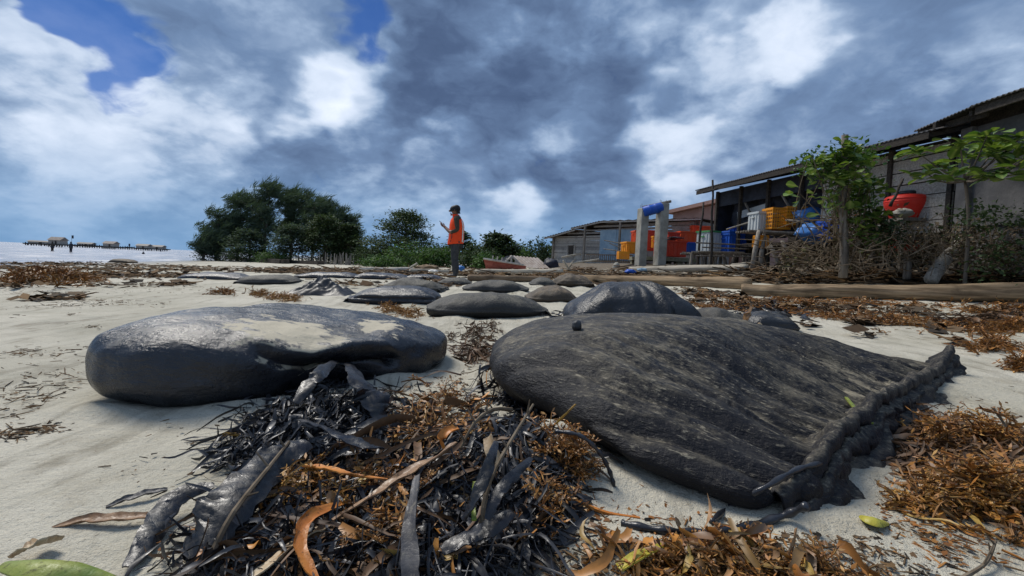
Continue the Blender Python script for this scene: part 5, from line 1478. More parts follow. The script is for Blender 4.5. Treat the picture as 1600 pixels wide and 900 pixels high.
# crumpled black sheet on the sand at left centre
def sheet():
    g = G(488, 461); V = []; nx, ny = 70, 40; W, Dp = .95, .6
    for j in range(ny):
        for i in range(nx):
            u, v = i / (nx - 1) * 2 - 1, j / (ny - 1) * 2 - 1
            x, y = g[0] + u * W / 2 * (1 + .1 * mnoise.noise((v * 3, 1, 1))), g[1] + .3 + v * Dp / 2
            e = max(0, 1 - abs(u) ** 2.2) * max(0, 1 - v * v)
            h = e ** .8 * (.10 + .11 * mnoise.noise((u * 1.9 + v * 1.4, v * 1.0, 3)) + .07 * (1 - 2 * abs(mnoise.noise((u * 2.6 - v * 1.5, v * 1.6, 8)))) + .025 * mnoise.noise((u * 7, v * 5, 1))) * (1 + .4 * math.exp(-(u / .4) ** 2)) - .01
            V.append((x, y, float(terr(x, y)) + h))
    F = [(j * nx + i, j * nx + i + 1, (j + 1) * nx + i + 1, (j + 1) * nx + i) for j in range(ny - 1) for i in range(nx - 1)]
    o = link('black_sheet', mesh_np('black_sheet', np.array(V) - g, F, True), MATS['black_rubber']); o.location = g
    tag(o, 'crumpled black sheet lying on open sand left of centre', 'sheet')
sheet()

def bank_sand():
    """wind-blown sand banked against the foot of every bag"""
    me = GROUND.data; co = np.zeros(len(me.vertices) * 3); me.vertices.foreach_get('co', co); co = co.reshape(-1, 3)
    add = np.zeros(len(co))
    for O in OUTLINES:
        m = np.where((co[:, 0] > O[:, 0].min() - .4) & (co[:, 0] < O[:, 0].max() + .4) & (co[:, 1] > O[:, 1].min() - .4) & (co[:, 1] < O[:, 1].max() + .4))[0]
        if not len(m): continue
        d = np.sqrt(((co[m, None, :2] - O[None, ::2]) ** 2).sum(2)).min(1)
        v = np.array([.5 + mnoise.noise((float(x) * 4, float(y) * 4, 5)) for x, y in co[m, :2]])
        add[m] = np.maximum(add[m], np.clip(v, .1, 1.2) * .05 * np.exp(-(d / .10) ** 2))
    co[:, 2] += add; me.vertices.foreach_set('co', co.ravel()); me.update()
bank_sand()

# ================================================================== PERSON
def person():
    g = G(709, 434); 
    D = g[1]; S = (434 - 321.5) * D / FPX / 1.72
    root = empty('person', g, 'person in an orange vest and dark cap standing and looking at a phone', 'person')
    print('PERSON depth', D, 'scale', S)
    def skin_mesh(pts, edges, rad, rootv=0, sub=2):
        me = bpy.data.meshes.new('tmp'); me.from_pydata([Vector(p) for p in pts], edges, [])
        o = bpy.data.objects.new('tmp', me); COL.objects.link(o)
        o.modifiers.new('skin', 'SKIN'); ss = o.modifiers.new('sub', 'SUBSURF'); ss.levels = sub; ss.render_levels = sub
        for i, q in enumerate(rad):
            sv = me.skin_vertices[0].data[i]; sv.radius = q if hasattr(q, '__len__') else (q, q); sv.use_root = (i == rootv)
        dg = bpy.context.evaluated_depsgraph_get(); dg.update()
        ev = o.evaluated_get(dg); m2 = bpy.data.meshes.new_from_object(ev)
        V = np.array([v.co[:] for v in m2.vertices]); F = [list(p.vertices) for p in m2.polygons]
        bpy.data.objects.remove(o); bpy.data.meshes.remove(me); bpy.data.meshes.remove(m2)
        return V, F
    # faces -X; y negative is the side towards the camera
    P = [(0.02, 0, .93), (.03, 0, 1.08), (.03, 0, 1.25), (.02, 0, 1.40), (.0, 0, 1.475), (-.03, 0, 1.545), (-.055, 0, 1.60), (-.04, 0, 1.67)]
    E = [(i, i + 1) for i in range(7)]; rad = [(.15, .12), (.155, .115), (.17, .125), (.13, .10), (.058, .058), (.082, .075), (.10, .08), (.07, .06)]
    for s in (-1, 1):
        k = len(P)
        P += [(.03, .185 * s, 1.385), (.075, .235 * s, 1.12), (-.10, .17 * s, 1.06), (-.235, .065 * s, 1.175), (-.285, .05 * s, 1.22)]
        rad += [.068, .055, .046, .033, (.026, .036)]; E += [(3, k), (k, k + 1), (k + 1, k + 2), (k + 2, k + 3), (k + 3, k + 4)]
        k = len(P)
        P += [(.02, .09 * s, .85), (.0, .10 * s, .49), (.035, .10 * s, .10), (.0, .105 * s, .055), (-.13, .115 * s, .035)]
        rad += [.10, .068, .048, .05, (.045, .03)]; E += [(0, k), (k, k + 1), (k + 1, k + 2), (k + 2, k + 3), (k + 3, k + 4)]
    V, F = skin_mesh(P, E, rad)
    mb = MB().add(V, F)
    for s in (-1, 1):                       # fingers closing round the phone, thumb over its face
        pal = np.array((-.285, .05 * s, 1.22))
        for q in range(4):
            L = (.062, .072, .068, .052)[q]; o_ = np.array((-.006 * q, 0, .0)) + np.array((-.01, .012 * s, -.024 + .018 * q))
            a = pal + o_; mb.tube([a, a + np.array((-L * .5, .012 * s, .02)), a + np.array((-L * .75, -.014 * s, .045)), a + np.array((-L * .65, -.034 * s, .055))], [.0095, .009, .008, .006], 6)
        mb.tube([pal + np.array((.01, -.012 * s, .02)), pal + np.array((-.005, -.03 * s, .05)), pal + np.array((-.03, -.032 * s, .068))], [.011, .010, .007], 6)
    # face: nose, brow, chin, ears
    mb.tube([(-.142, 0, 1.615), (-.172, 0, 1.575), (-.150, 0, 1.565)], [.010, .018, .012], 8)
    mb.tube([(-.128, -.02, 1.532), (-.140, 0, 1.530), (-.128, .02, 1.532)], [.008, .012, .008], 6)
    mb.tube([(-.10, 0, 1.50), (-.125, 0, 1.498), (-.12, 0, 1.51)], [.03, .026, .018], 8)
    for s in (-1, 1):
        mb.tube([(-.03, .082 * s, 1.565), (-.035, .096 * s, 1.60), (-.02, .09 * s, 1.62)], [.010, .016, .010], 6)
        mb.tube([(-.138, .034 * s, 1.600), (-.143, .034 * s, 1.605)], [.012, .009], 6)
    Vw = np.concatenate(mb.v); me = mesh_np('body', Vw, mb.f, True)
    for m_ in ('skin', 'olive_cloth'): me.materials.append(MATS[m_])
    for p in me.polygons:
        c = p.center
        hand = c.x < -.165 and c.z < 1.45
        p.material_index = 0 if (c.z > 1.455 or hand or (c.x < -.02 and c.z < 1.24 and abs(c.y) < .26 and c.x < -.08 and c.z > 1.0)) else 1
    body = link('body', me, None, root)
    # trousers and boots over the legs
    P2 = [(.02, 0, .92)]; r2 = [(.165, .14)]; E2 = []
    for s in (-1, 1):
        k = len(P2); P2 += [(.02, .092 * s, .82), (.005, .10 * s, .64), (.0, .102 * s, .48), (.03, .102 * s, .28), (.035, .102 * s, .13)]; r2 += [.118, .10, .085, .08, .07]
        E2 += [(0, k)] + [(k + i, k + i + 1) for i in range(4)]
    V2, F2 = skin_mesh(P2, E2, r2)
    for v in V2: v[:2] += .006 * np.array((mnoise.noise(Vector((v[0] * 8, v[1] * 8, v[2] * 16))), mnoise.noise(Vector((v[1] * 8, v[0] * 8, v[2] * 16 + 5)))))
    link('trousers', mesh_np('trousers', V2, F2, True), MATS['trousers'], root)
    for s in (-1, 1):
        Vb, Fb = skin_mesh([(.04, .102 * s, .20), (.045, .102 * s, .06), (-.05, .108 * s, .045), (-.16, .112 * s, .035)], [(0, 1), (1, 2), (2, 3)], [.066, .062, .056, (.05, .034)])
        link('boot', mesh_np('boot', Vb, Fb, True), MATS['black_rubber'], root)
    # vest: closed rings round the trunk with a stand-up collar
    ringz = [(.80, .185, .225, .01), (.83, .19, .23, .01), (.95, .178, .215, .02), (1.10, .172, .205, .025), (1.24, .172, .205, .025), (1.34, .152, .195, .022), (1.40, .122, .165, .016), (1.435, .092, .115, .01), (1.47, .085, .095, -.005), (1.50, .088, .095, -.012)]
    V = []; F = []; k = 32
    for z, rx, ry, ox in ringz:
        for j in range(k):
            a = 2 * math.pi * j / k; wv = 1 + .03 * mnoise.noise((math.cos(a) * 2, math.sin(a) * 2, z * 9))
            V.append((ox + rx * math.cos(a) * wv, ry * math.sin(a) * wv, z + .02 * math.cos(a) * (z < .9)))
    m = len(ringz); F = [(i * k + j, i * k + (j + 1) % k, (i + 1) * k + (j + 1) % k, (i + 1) * k + j) for i in range(m - 1) for j in range(k)]
    ve = link('vest', mesh_np('vest', np.array(V), F, True), MATS['orange_vest'], root)
    sd_ = ve.modifiers.new('thick', 'SOLIDIFY'); sd_.thickness = .012
    def band(a0, a1, z0, z1, nm, mt, off=.006):
        def R_(z):
            zs = [q[0] for q in ringz]; return [np.interp(z, zs, [q[i] for q in ringz]) for i in (1, 2, 3)]
        Vb = []; nz = 8; na = 5
        for i in range(nz + 1):
            z = z0 + (z1 - z0) * i / nz; rx, ry, ox = R_(z)
            for j in range(na + 1):
                a = a0 + (a1 - a0) * j / na; Vb.append((ox + (rx + off) * math.cos(a), (ry + off) * math.sin(a), z))
        o_ = link(nm, mesh_np(nm, np.array(Vb), [(i * (na + 1) + j, i * (na + 1) + j + 1, (i + 1) * (na + 1) + j + 1, (i + 1) * (na + 1) + j) for i in range(nz) for j in range(na)], True), MATS[mt], ve)
        s_ = o_.modifiers.new('thick', 'SOLIDIFY'); s_.thickness = .004; s_.offset = 1
    band(R(20), R(34), .85, 1.36, 'reflective_strip', 'reflector'); band(R(-34), R(-20), .85, 1.36, 'reflective_strip', 'reflector')
    band(R(166), R(172), .84, 1.40, 'reflective_strip', 'reflector'); band(R(188), R(194), .84, 1.40, 'reflective_strip', 'reflector')
    band(R(-118), R(-114), .92, 1.05, 'pocket_zip', 'black_rubber')
    # cap with neck flap and hair
    prof = [(.116, 1.575), (.122, 1.61), (.118, 1.65), (.10, 1.69), (.065, 1.715), (.01, 1.722)]
    V = []; F = []; k = 24
    for r_, z in prof:
        for j in range(k):
            a = 2 * math.pi * j / k; V.append((-.03 + r_ * math.cos(a) * 1.04, r_ * .88 * math.sin(a), z + .012 * math.cos(a)))
    F = [(i * k + j, i * k + (j + 1) % k, (i + 1) * k + (j + 1) % k, (i + 1) * k + j) for i in range(len(prof) - 1) for j in range(k)] + [list(range((len(prof) - 1) * k, len(prof) * k))]
    link('cap', mesh_np('cap', np.array(V), F, True), MATS['hair'], root)
    V = []; n_ = 9
    for i in range(n_):
        a = R(-62 + 124 * i / (n_ - 1))
        for (r_, z) in ((.105, 1.62), (.112, 1.58), (.116, 1.55), (.128, 1.53)): V.append((-.03 + r_ * math.cos(a), r_ * .88 * math.sin(a), z))
    o_ = link('neck_flap', mesh_np('neck_flap', np.array(V), [(i * 4 + j, (i + 1) * 4 + j, (i + 1) * 4 + j + 1, i * 4 + j + 1) for i in range(n_ - 1) for j in range(3)], True), MATS['hair'], root)
    o_.modifiers.new('thick', 'SOLIDIFY').thickness = .006
    root.scale = (S, S, S)
    ph = MB(); ph.box((0, 0, 0), (.012, .078, .16), 0, -.75); o_ = ph.build('phone', MATS['screen'], None, bevel=.004)
    o_.location = Vector(g) + Vector((-.335, 0, 1.275)) * S; o_.scale = (S, S, S)
    tag(o_, 'dark smartphone held up by the person in the orange vest', 'phone')
person()

# ================================================================== SEAWEED AND LITTER
def strap(name, label, cat, pts, widths, mat, th=.004, cup=.12, twist=None, n=26, up=None, group=None, parent=None, ruff=0.0, seed=0):
    """a blade or strip with thickness: pts are world points along its middle"""
    P = catmull(pts, n); W = np.interp(np.linspace(0, 1, n), np.linspace(0, 1, len(widths)), widths)
    tw = np.interp(np.linspace(0, 1, n), np.linspace(0, 1, len(twist)), twist) if twist else np.zeros(n)
    rows = []; m = 7
    for i in range(n):
        t = P[min(i + 1, n - 1)] - P[max(i - 1, 0)]; t = t / (np.linalg.norm(t) + 1e-9)
        s = np.cross(t, (0, 0, 1)); L = np.linalg.norm(s); s = s / L if L > .05 else np.array((1.0, 0, 0)); u = np.cross(s, t)
        s, u = s * math.cos(tw[i]) + u * math.sin(tw[i]), u * math.cos(tw[i]) - s * math.sin(tw[i])
        top = []
        for j in range(m):
            q = j / (m - 1) * 2 - 1
            w = W[i] / 2 * (1 + ruff * .6 * mnoise.noise((i * .5 + seed, math.copysign(1, q) * 3, 2)))
            z = cup * W[i] * (q * q - .4) + ruff * W[i] * .5 * mnoise.noise((i * .30 + seed, q * 1.5, 5)) * abs(q)
            top.append(P[i] + s * (q * w + ruff * W[i] * .25 * mnoise.noise((i * .22 + seed, 7, 1))) + u * (z + ruff * W[i] * .22 * mnoise.noise((i * .55 + seed, q * 2.2, 9))))
        rows.append(top + [p - u * th for p in top[::-1]])
    k = 2 * m; V = np.array(rows).reshape(-1, 3)
    F = [(i * k + j, i * k + (j + 1) % k, (i + 1) * k + (j + 1) % k, (i + 1) * k + j) for i in range(n - 1) for j in range(k)] + [list(range(k))[::-1], list(range((n - 1) * k, n * k))]
    base = P[0].copy()
    if parent is not None: base = root_loc(parent)
    me = mesh_np(name, V - base, F, True); me.set_sharp_from_angle(angle=R(38))
    o = link(name, me, MATS[mat], parent)
    if parent is None: o.location = base; tag(o, label, cat, group)
    return o
def gp(*a): return [G(x, y, h) for x, y, h in a]

ST = strap
ST('seaweed_blade', 'wide orange-brown blade lying flat across the middle of the weed heap', 'seaweed', gp((476, 728, .07), (510, 731, .085), (550, 741, .08), (605, 748, .07)), [.015, .034, .030, .028, .010], 'orange_blade', .003, .10, [.3, .1, .45, .2], ruff=.35, seed=4)
ST('seaweed_blade', 'curled orange blade bending down at the bottom of the heap', 'seaweed', gp((540, 785, .05), (505, 795, .07), (476, 815, .075), (470, 850, .06), (482, 885, .04), (496, 905, .03)), [.008, .022, .026, .024, .02, .012], 'orange_blade', .003, .12, [.2, .7, .3, .0, .5], ruff=.4, seed=2)
ST('seaweed_blade', 'pale upright husk fragment sticking out of the brown weed', 'husk', gp((762, 682, .17), (766, 700, .155), (776, 722, .13)), [.026, .030, .034], 'pale_blade', .005, .2, [-1.0, -.9, -.8])
ST('seaweed_blade', 'broad dark grey blade hanging down the front of the heap', 'seaweed', gp((652, 742, .13), (648, 765, .125), (640, 810, .10), (640, 860, .07), (642, 905, .04)), [.014, .022, .026, .034, .036], 'grey_blade', .003, .1, [-.5, -.7, -.3, -.5], ruff=.3, seed=8)
ST('seaweed_blade', 'long brown ribbon slanting up across the heap to the right', 'seaweed', gp((520, 812, .055), (580, 775, .07), (640, 735, .09), (690, 708, .11), (712, 690, .12)), [.012, .032, .036, .032, .014], 'brown_blade', .003, .12, [.1, .5, .0, .4, .2], ruff=.5, seed=6)
ST('seaweed_blade', 'mottled brown ribbon at the bottom of the heap left of the dark grey blade', 'seaweed', gp((395, 900, .03), (430, 872, .035), (480, 835, .04), (520, 818, .045)), [.016, .03, .028, .012], 'pale_blade', .003, .12, [.1, .4, .0], ruff=.5, seed=9)
ST('torn_fabric', 'large folded black fabric strip pulled out left of the heap', 'fabric strip', gp((480, 690, .10), (430, 718, .095), (375, 768, .085), (325, 815, .06), (290, 852, .02)), [.05, .085, .11, .12, .10], 'black_fabric', .004, -.12, [.3, .5, .25, .3, .1], n=48, ruff=.26, seed=3)
ST('torn_fabric', 'narrow black fabric strip arching at the left end of the heap', 'fabric strip', gp((335, 758, .04), (290, 768, .04), (258, 795, .03), (232, 840, .02), (200, 885, .01)), [.02, .045, .055, .05, .02], 'black_fabric', .003, -.12, [.2, .6, .2, .4, .1], n=40, ruff=.32, seed=5)
for k_, (lab, pts, ws) in enumerate([
        ('broad wet black sheet draped from the fold of the left bag', [(545, 566, .12), (560, 588, .12), (582, 618, .10), (596, 655, .05)], [.04, .09, .13, .05]),
        ('narrow wet black strip curving left from the fold of the left bag', [(526, 562, .14), (505, 578, .15), (482, 600, .14), (462, 630, .11)], [.02, .05, .055, .02]),
        ('folded black scrap in the middle of the black weed', [(470, 655, .10), (510, 668, .115), (560, 690, .10), (600, 700, .07)], [.03, .055, .06, .03]),
        ('flat black shred on the lower front of the tall heap', [(800, 800, .10), (770, 820, .09), (735, 835, .07), (690, 860, .05)], [.02, .04, .045, .02]),
        ('glossy black strip lying down the tall heap beside the huge bag', [(775, 690, .20), (765, 725, .19), (745, 770, .16), (722, 812, .11)], [.012, .026, .028, .014]),
        ('second glossy black strip crossing the tall heap', [(830, 715, .16), (800, 745, .165), (775, 775, .15), (762, 812, .12)], [.012, .024, .028, .012])]):
    ST('torn_fabric', lab, 'fabric strip', gp(*pts), ws, 'black_fabric', .003, -.09, [.2, .6, .0, .5], n=40, ruff=.32, seed=10 + k_)
ST('dry_blade', 'long tapering grey-brown blade pointing left across bare sand', 'leaf', gp((235, 806, .012), (180, 808, .014), (130, 812, .010), (80, 824, .002)), [.018, .030, .026, .004], 'brown_blade', .003, .2, [.1, .2, .1], ruff=.4)
ST('dry_blade', 'crumpled grey blade above the tapering one at the left', 'leaf', gp((262, 764, .012), (225, 770, .016), (190, 782, .010), (165, 792, .002)), [.010, .022, .016, .005], 'grey_blade', .003, .2, [.1, .3, .1], ruff=.6)
ST('green_leaf', 'large olive green leaf at the bottom left corner', 'leaf', gp((8, 880, .035), (60, 882, .045), (115, 886, .035), (180, 902, .01)), [.025, .06, .055, .015], 'green_leaf', .003, -.25, [.1, .1, .1])
ST('dry_blade', 'brown flaky leaf behind the olive leaf at the bottom left', 'leaf', gp((18, 868, .02), (50, 850, .035), (88, 842, .02)), [.02, .045, .03], 'pale_blade', .003, .2, [.1, .3, .2], ruff=.4)
ST('weed_strand', 'thin orange strand lying on sand right of the heap', 'seaweed', gp((865, 768, .045), (905, 783, .02), (950, 800, .012), (1000, 808, .01)), [.009, .010, .009, .006], 'orange_blade', .006, .0)
ST('yellow_leaf', 'yellow-green blade in the brown weed at the bottom centre', 'leaf', gp((968, 888, .03), (1000, 868, .04), (1045, 848, .02)), [.025, .036, .012], 'yellow_leaf', .003, .2, [.1, .3, .2])
ST('dry_blade', 'brown freckled blade left of the yellow-green one', 'leaf', gp((938, 838, .012), (975, 842, .016), (1012, 852, .012)), [.016, .022, .014], 'brown_blade', .003, .2, [.1, .2, .1])
ST('yellow_leaf', 'small yellow leaf on sand beside the big hem', 'leaf', gp((1346, 806, .02), (1364, 812, .03), (1384, 816, .006)), [.008, .042, .012], 'yellow_leaf', .003, -.4, [.5, .3, .5])
ST('yellow_leaf', 'slim mustard leaf poking out against the huge bag', 'leaf', gp((868, 662, .12), (882, 648, .15), (899, 631, .18)), [.006, .013, .005], 'mustard_leaf', .003, .2, [.5, .6, .4])
ST('mustard_leaf', 'mustard brown leaf at the left edge of the black weed', 'leaf', gp((336, 688, .01), (358, 678, .03), (388, 684, .02)), [.005, .026, .012], 'mustard_leaf', .003, .3, [.2, .4, .2])
ST('curled_blade', 'curled orange blade standing beside the pale husk', 'seaweed', gp((694, 700, .13), (690, 684, .155), (700, 672, .165), (716, 668, .16)), [.012, .024, .022, .012], 'orange_blade', .004, .2, [-.5, -.7, -.5, -.2])
ST('green_shoot', 'bright green shoot hanging in the black weed', 'shoot', gp((741, 752, .15), (739, 785, .13), (741, 812, .115)), [.006, .008, .010], 'green_leaf', .004, .2)
ST('dark_leaf', 'blue-grey leaf lying in the brown weed at right', 'leaf', gp((1468, 748, .04), (1510, 738, .055), (1560, 726, .04)), [.02, .062, .02], 'grey_blade', .003, -.25, [.1, .15, .1])
ST('dark_leaf', 'small brown leaf on the sand left of the right-hand weed', 'leaf', gp((1402, 778, .008), (1420, 776, .014), (1440, 778, .006)), [.006, .026, .008], 'brown_blade', .003, -.2)
ST('small_leaf', 'thin mustard leaf lying in the sand pooled on the left bag', 'leaf', [at(416, 504, 2.38), at(435, 506, 2.36), at(455, 508, 2.36)], [.006, .012, .005], 'mustard_leaf', .003, .1)
ST('upright_stick', 'flat brown stick standing upright in the weed behind the huge bag', 'stick', [G(1161, 520), at(1166, 500, 3.75), at(1172, 478, 3.72)], [.055, .055, .06], 'brown_blade', .018, .0, [1.3, 1.3, 1.3])
ST('upright_stick', 'short pale stick leaning beside the upright brown one', 'stick', [G(1194, 526), at(1190, 514, 3.7), at(1184, 505, 3.7)], [.03, .04, .03], 'pale_blade', .012, .0, [1.2, 1.2, 1.2])
ST('dry_blade', 'green stalk lying against the hem of the huge bag', 'stalk', [at(1322, 620, 1.86), at(1342, 643, 1.72), at(1362, 660, 1.60)], [.010, .014, .012], 'green_leaf', .006, .0)
# black webbing pulled from the hem
def strapcord(name, label, pts, r_, mat='rope'):
    P = catmull(pts, 40); o = MB().tube(P, [r_ * (1 + .25 * math.sin(i * 1.3)) for i in range(40)], 8).build(name, MATS[mat], None, True)
    return tag(o, label, 'cord')
def onbag(px, py, d0, d1, off=.012):
    """point on the big bag under a photo pixel"""
    r = Vector(ray(px, py)).normalized(); o = Vector(CAM) - BIG.location
    hit, loc, nor, idx = BIG.ray_cast(o, r)
    return np.array(loc + BIG.location + nor * off) if hit and loc.length < 6 else G(px, py, .012)
bpy.context.view_layer.update()
strapcord('black_webbing', 'twisted black webbing lying from the hem down the front of the huge bag', [onbag(1320, 712, 1, 3, .03), onbag(1285, 726, 1, 3, .025), onbag(1245, 738, 1, 3, .012), onbag(1190, 765, 1, 3, .015), onbag(1140, 792, 1, 3, .012), G(1112, 815, .012)], .007, 'wet_black')
strapcord('black_webbing', 'black webbing trailing on the sand from the near end of the hem', gp((1262, 790, .07), (1225, 805, .03), (1170, 822, .012), (1100, 832, .010), (1030, 828, .012), (972, 818, .010)), .009, 'wet_black')
strapcord('black_line', 'thin black cord arching out of the heap against the huge bag', [G(868, 674, .12), G(905, 680, .14), G(935, 705, .10), G(952, 735, .05), G(960, 762, .008)], .0055, 'wet_black')
for px, py, off, lab, r_ in ((902, 515, .016, 'round black nut resting on top of the huge bag', .022),):
    q = onbag(px, py, 1, 4, off); o = lumpy('nut', lab, 'nut', q, (r_ * 2, r_ * 2, r_ * 2.2), 'black_rubber', 3, .15)
lumpy('nut', 'small black nut resting on top of the left bag', 'nut', at(478, 491, 2.62), (.028, .028, .026), 'black_rubber', 4, .15)
def twig_thing(label, pts, r_):
    mb = MB(); P = catmull(pts, 10); mb.tube(P, np.linspace(r_, r_ * .5, 10), 6)
    for i in (4, 6, 8):
        e = P[i] + np.array((random.uniform(-.04, .04), 0, random.uniform(.01, .05))); mb.tube([P[i], e], [r_ * .5, r_ * .25], 5)
    tag(mb.build('twig', MATS['twig'], None), label, 'twig')
twig_thing('bare forked twig standing in the weed at the right edge', [G(1574, 690, .03), G(1570, 665, .08), G(1552, 637, .14)], .006)
twig_thing('crooked pale twig arching over the top of the black heap', [G(800, 640, .14), G(770, 640, .165), G(742, 660, .15), G(720, 700, .11)], .006)
twig_thing('brown twig lying across the lower left of the heap', [G(335, 858, .03), G(365, 800, .08), G(420, 730, .10), G(452, 690, .11)], .007)
twig_thing('long bare twig on the sand at the bottom right corner', [G(1500, 905, .01), G(1540, 880, .015), G(1556, 845, .02)], .005)
twig_thing('reddish stick leaning up in the heap against the huge bag', [G(752, 820, .05), G(770, 740, .14), G(833, 632, .20)], .007)

# --- ribbons of black weed (uncountable)
def ribbons(name, label, seeds, mat, n, seed, Lr=(.06, .30), Wr=(.005, .016), cat='seaweed', mess=.95):
    """seeds: (px, py, sx, sy, apex, weight, lift)"""
    rg = np.random.default_rng(seed); ns = 10
    wt = np.array([s[5] for s in seeds]); pick = rg.choice(len(seeds), n, p=wt / wt.sum())
    px, py, sx, sy, lift = (np.array([seeds[k][i] for k in pick], float) for i in (0, 1, 2, 3, 6))
    X0 = px + np.clip(rg.normal(0, 1, n), -2, 2) * sx; Y0 = np.minimum(py + np.clip(rg.normal(0, 1, n), -2, 2) * sy, 935)
    p = GV(X0, Y0); ap = np.array([G(*seeds[k][4]) for k in range(len(seeds))])[pick]
    d = p[:, :2] - ap[:, :2]; an = np.arctan2(d[:, 1], d[:, 0]) + rg.normal(0, mess, n); dist = np.linalg.norm(d, axis=1)
    L = Lr[0] + (Lr[1] - Lr[0]) * rg.uniform(0, 1, n) ** 1.6; W = Wr[0] + (Wr[1] - Wr[0]) * rg.uniform(0, 1, n) ** 1.8; W = np.where(rg.uniform(0, 1, n) < .05, W * 2.4, W)
    L = np.where(rg.uniform(0, 1, n) < .10, L * 1.6, L)
    tw = rg.uniform(-1.4, 1.4, n); dt = rg.normal(0, .25, n); h0 = lift * rg.uniform(0, 1, n) ** .8 * np.exp(-(dist / .45) ** 2) + .005
    arch = rg.uniform(0, .03, n) * (L / .2); curl = rg.normal(0, .85, n); tilt = rg.normal(0, .05, n)
    x, y = p[:, 0] - np.cos(an) * L * .4, p[:, 1] - np.sin(an) * L * .4
    rows = []; ph = rg.uniform(0, 6.28, n)
    for i in range(ns):
        t = i / (ns - 1); an = an + curl / ns * 2 + rg.normal(0, .14, n)
        x = x + np.cos(an) * L / ns; y = y + np.sin(an) * L / ns
        z = terr(x, y) + np.maximum(.003, h0 * (1 - .45 * t) + arch * np.sin(t * math.pi) + tilt * (t - .5) + .006 * np.sin(ph + t * 9))
        w = W * (math.sin((t * .86 + .10) * math.pi) ** .5); a2 = tw + dt * i
        s_ = np.stack((-np.sin(an) * np.cos(a2), np.cos(an) * np.cos(a2), np.sin(a2)), -1); c = np.stack((x, y, z), -1)
        nz = np.cross(np.stack((np.cos(an), np.sin(an), 0 * an), -1), s_)
        e = (w / 2)[:, None]; k = (w * .18)[:, None]
        rows.append(np.stack((c - s_ * e + nz * k, c, c + s_ * e + nz * k), 1))
    V = np.stack(rows, 1).reshape(-1, 3)
    q = np.array([(i * 3 + j, i * 3 + j + 1, i * 3 + j + 4, i * 3 + j + 3) for i in range(ns - 1) for j in range(2)])
    F = (q[None] + (np.arange(n) * ns * 3)[:, None, None]).reshape(-1, 4)
    o = link(name, mesh_np(name, V, F, True), MATS[mat])
    return tag(o, label, cat, kind='stuff')

ribbons('black_weed', 'glossy black seaweed spilling from under the left bag', [
    (515, 615, 34, 26, (530, 540), 1.3, .25), (528, 590, 20, 12, (532, 550), .8, .26), (470, 665, 42, 26, (525, 545), 1.0, .16), (565, 640, 42, 28, (535, 545), 1.1, .20), (520, 690, 48, 22, (530, 560), .8, .10), (425, 660, 22, 18, (525, 550), .25, .06), (620, 690, 28, 16, (560, 560), .5, .06)], 'black_weed', 2700, 1, (.04, .24), (.004, .020), mess=.5)
ribbons('black_weed', 'tangled black seaweed heaped against the huge bag', [
    (790, 700, 44, 45, (805, 590), 1.0, .24), (770, 780, 50, 42, (800, 620), 1.0, .16), (720, 835, 50, 35, (780, 640), .8, .09), (830, 760, 34, 40, (810, 610), .6, .16), (650, 840, 50, 35, (700, 650), .5, .06), (815, 640, 22, 22, (800, 590), .5, .24)], 'black_weed', 3300, 2, (.03, .24), (.003, .018), mess=.9)
ribbons('black_weed', 'thin black weed straggling left of the heap', [(385, 715, 26, 14, (470, 660), 1, .03), (330, 870, 50, 20, (470, 740), .35, .03), (410, 860, 50, 28, (500, 740), .6, .04), (540, 860, 60, 30, (600, 720), 1.2, .06)], 'black_weed', 700, 3, (.03, .18), (.003, .014))
ribbons('black_weed', 'fine black strands matted over the lower heap', [(600, 800, 80, 40, (640, 600), 1, .09), (520, 760, 60, 40, (540, 600), .8, .09), (680, 850, 60, 30, (700, 640), .8, .07), (450, 840, 50, 30, (520, 700), .6, .04)], 'black_weed', 1300, 61, (.03, .22), (.003, .012), mess=1.0)
ribbons('brown_ribbons', 'brown ribbon weed mixed through the heap', [(700, 690, 70, 40, (760, 600), 1, .14), (600, 790, 90, 45, (640, 640), 1, .08), (800, 720, 60, 60, (800, 600), .6, .2), (500, 850, 90, 30, (560, 700), .7, .05)], 'dark_brown_weed', 560, 4)
ribbons('brown_blades', 'flat orange and brown leaf blades strewn through the heap', [(700, 700, 60, 30, (760, 600), 1, .16), (610, 770, 70, 30, (640, 640), .8, .10), (790, 690, 40, 50, (800, 600), .5, .22), (500, 830, 80, 40, (560, 700), .8, .06), (640, 860, 70, 26, (640, 700), .7, .07), (560, 620, 60, 40, (530, 540), .25, .18)], 'blade_weed', 190, 41, (.05, .20), (.008, .030), mess=1.3)
ribbons('brown_blades', 'flat orange and brown leaf blades strewn at the right-hand weed', [(1500, 700, 50, 20, (1520, 600), 1, .10), (1540, 790, 50, 24, (1540, 700), 1, .08), (1450, 800, 30, 14, (1500, 700), .4, .02)], 'blade_weed', 70, 42, (.05, .20), (.008, .026), mess=1.5)
ribbons('brown_blades', 'flat blades in the weed mat at the bottom centre', [(1100, 885, 70, 12, (1100, 800), 1, .05), (980, 880, 30, 12, (1000, 800), .5, .03), (1230, 890, 50, 8, (1200, 800), .6, .03)], 'blade_weed', 70, 43, (.05, .20), (.008, .028), mess=1.5)
ribbons('black_weed', 'dark weed fringe round the foot of the glossy black bag', [(960, 502, 50, 5, (980, 470), 1, .05), (1060, 508, 26, 5, (1000, 470), .6, .05), (1140, 505, 40, 8, (1150, 480), .8, .10), (1205, 487, 26, 6, (1200, 470), .9, .22), (890, 498, 12, 5, (950, 470), .3, .04)], 'black_weed', 1100, 5, (.08, .30), (.012, .035))
ribbons('black_weed', 'dark weed clump between the two foreground bags', [(752, 540, 16, 16, (770, 500), 1, .12), (735, 555, 18, 8, (770, 520), .7, .04)], 'dark_brown_weed', 300, 6, (.05, .2), (.006, .018))
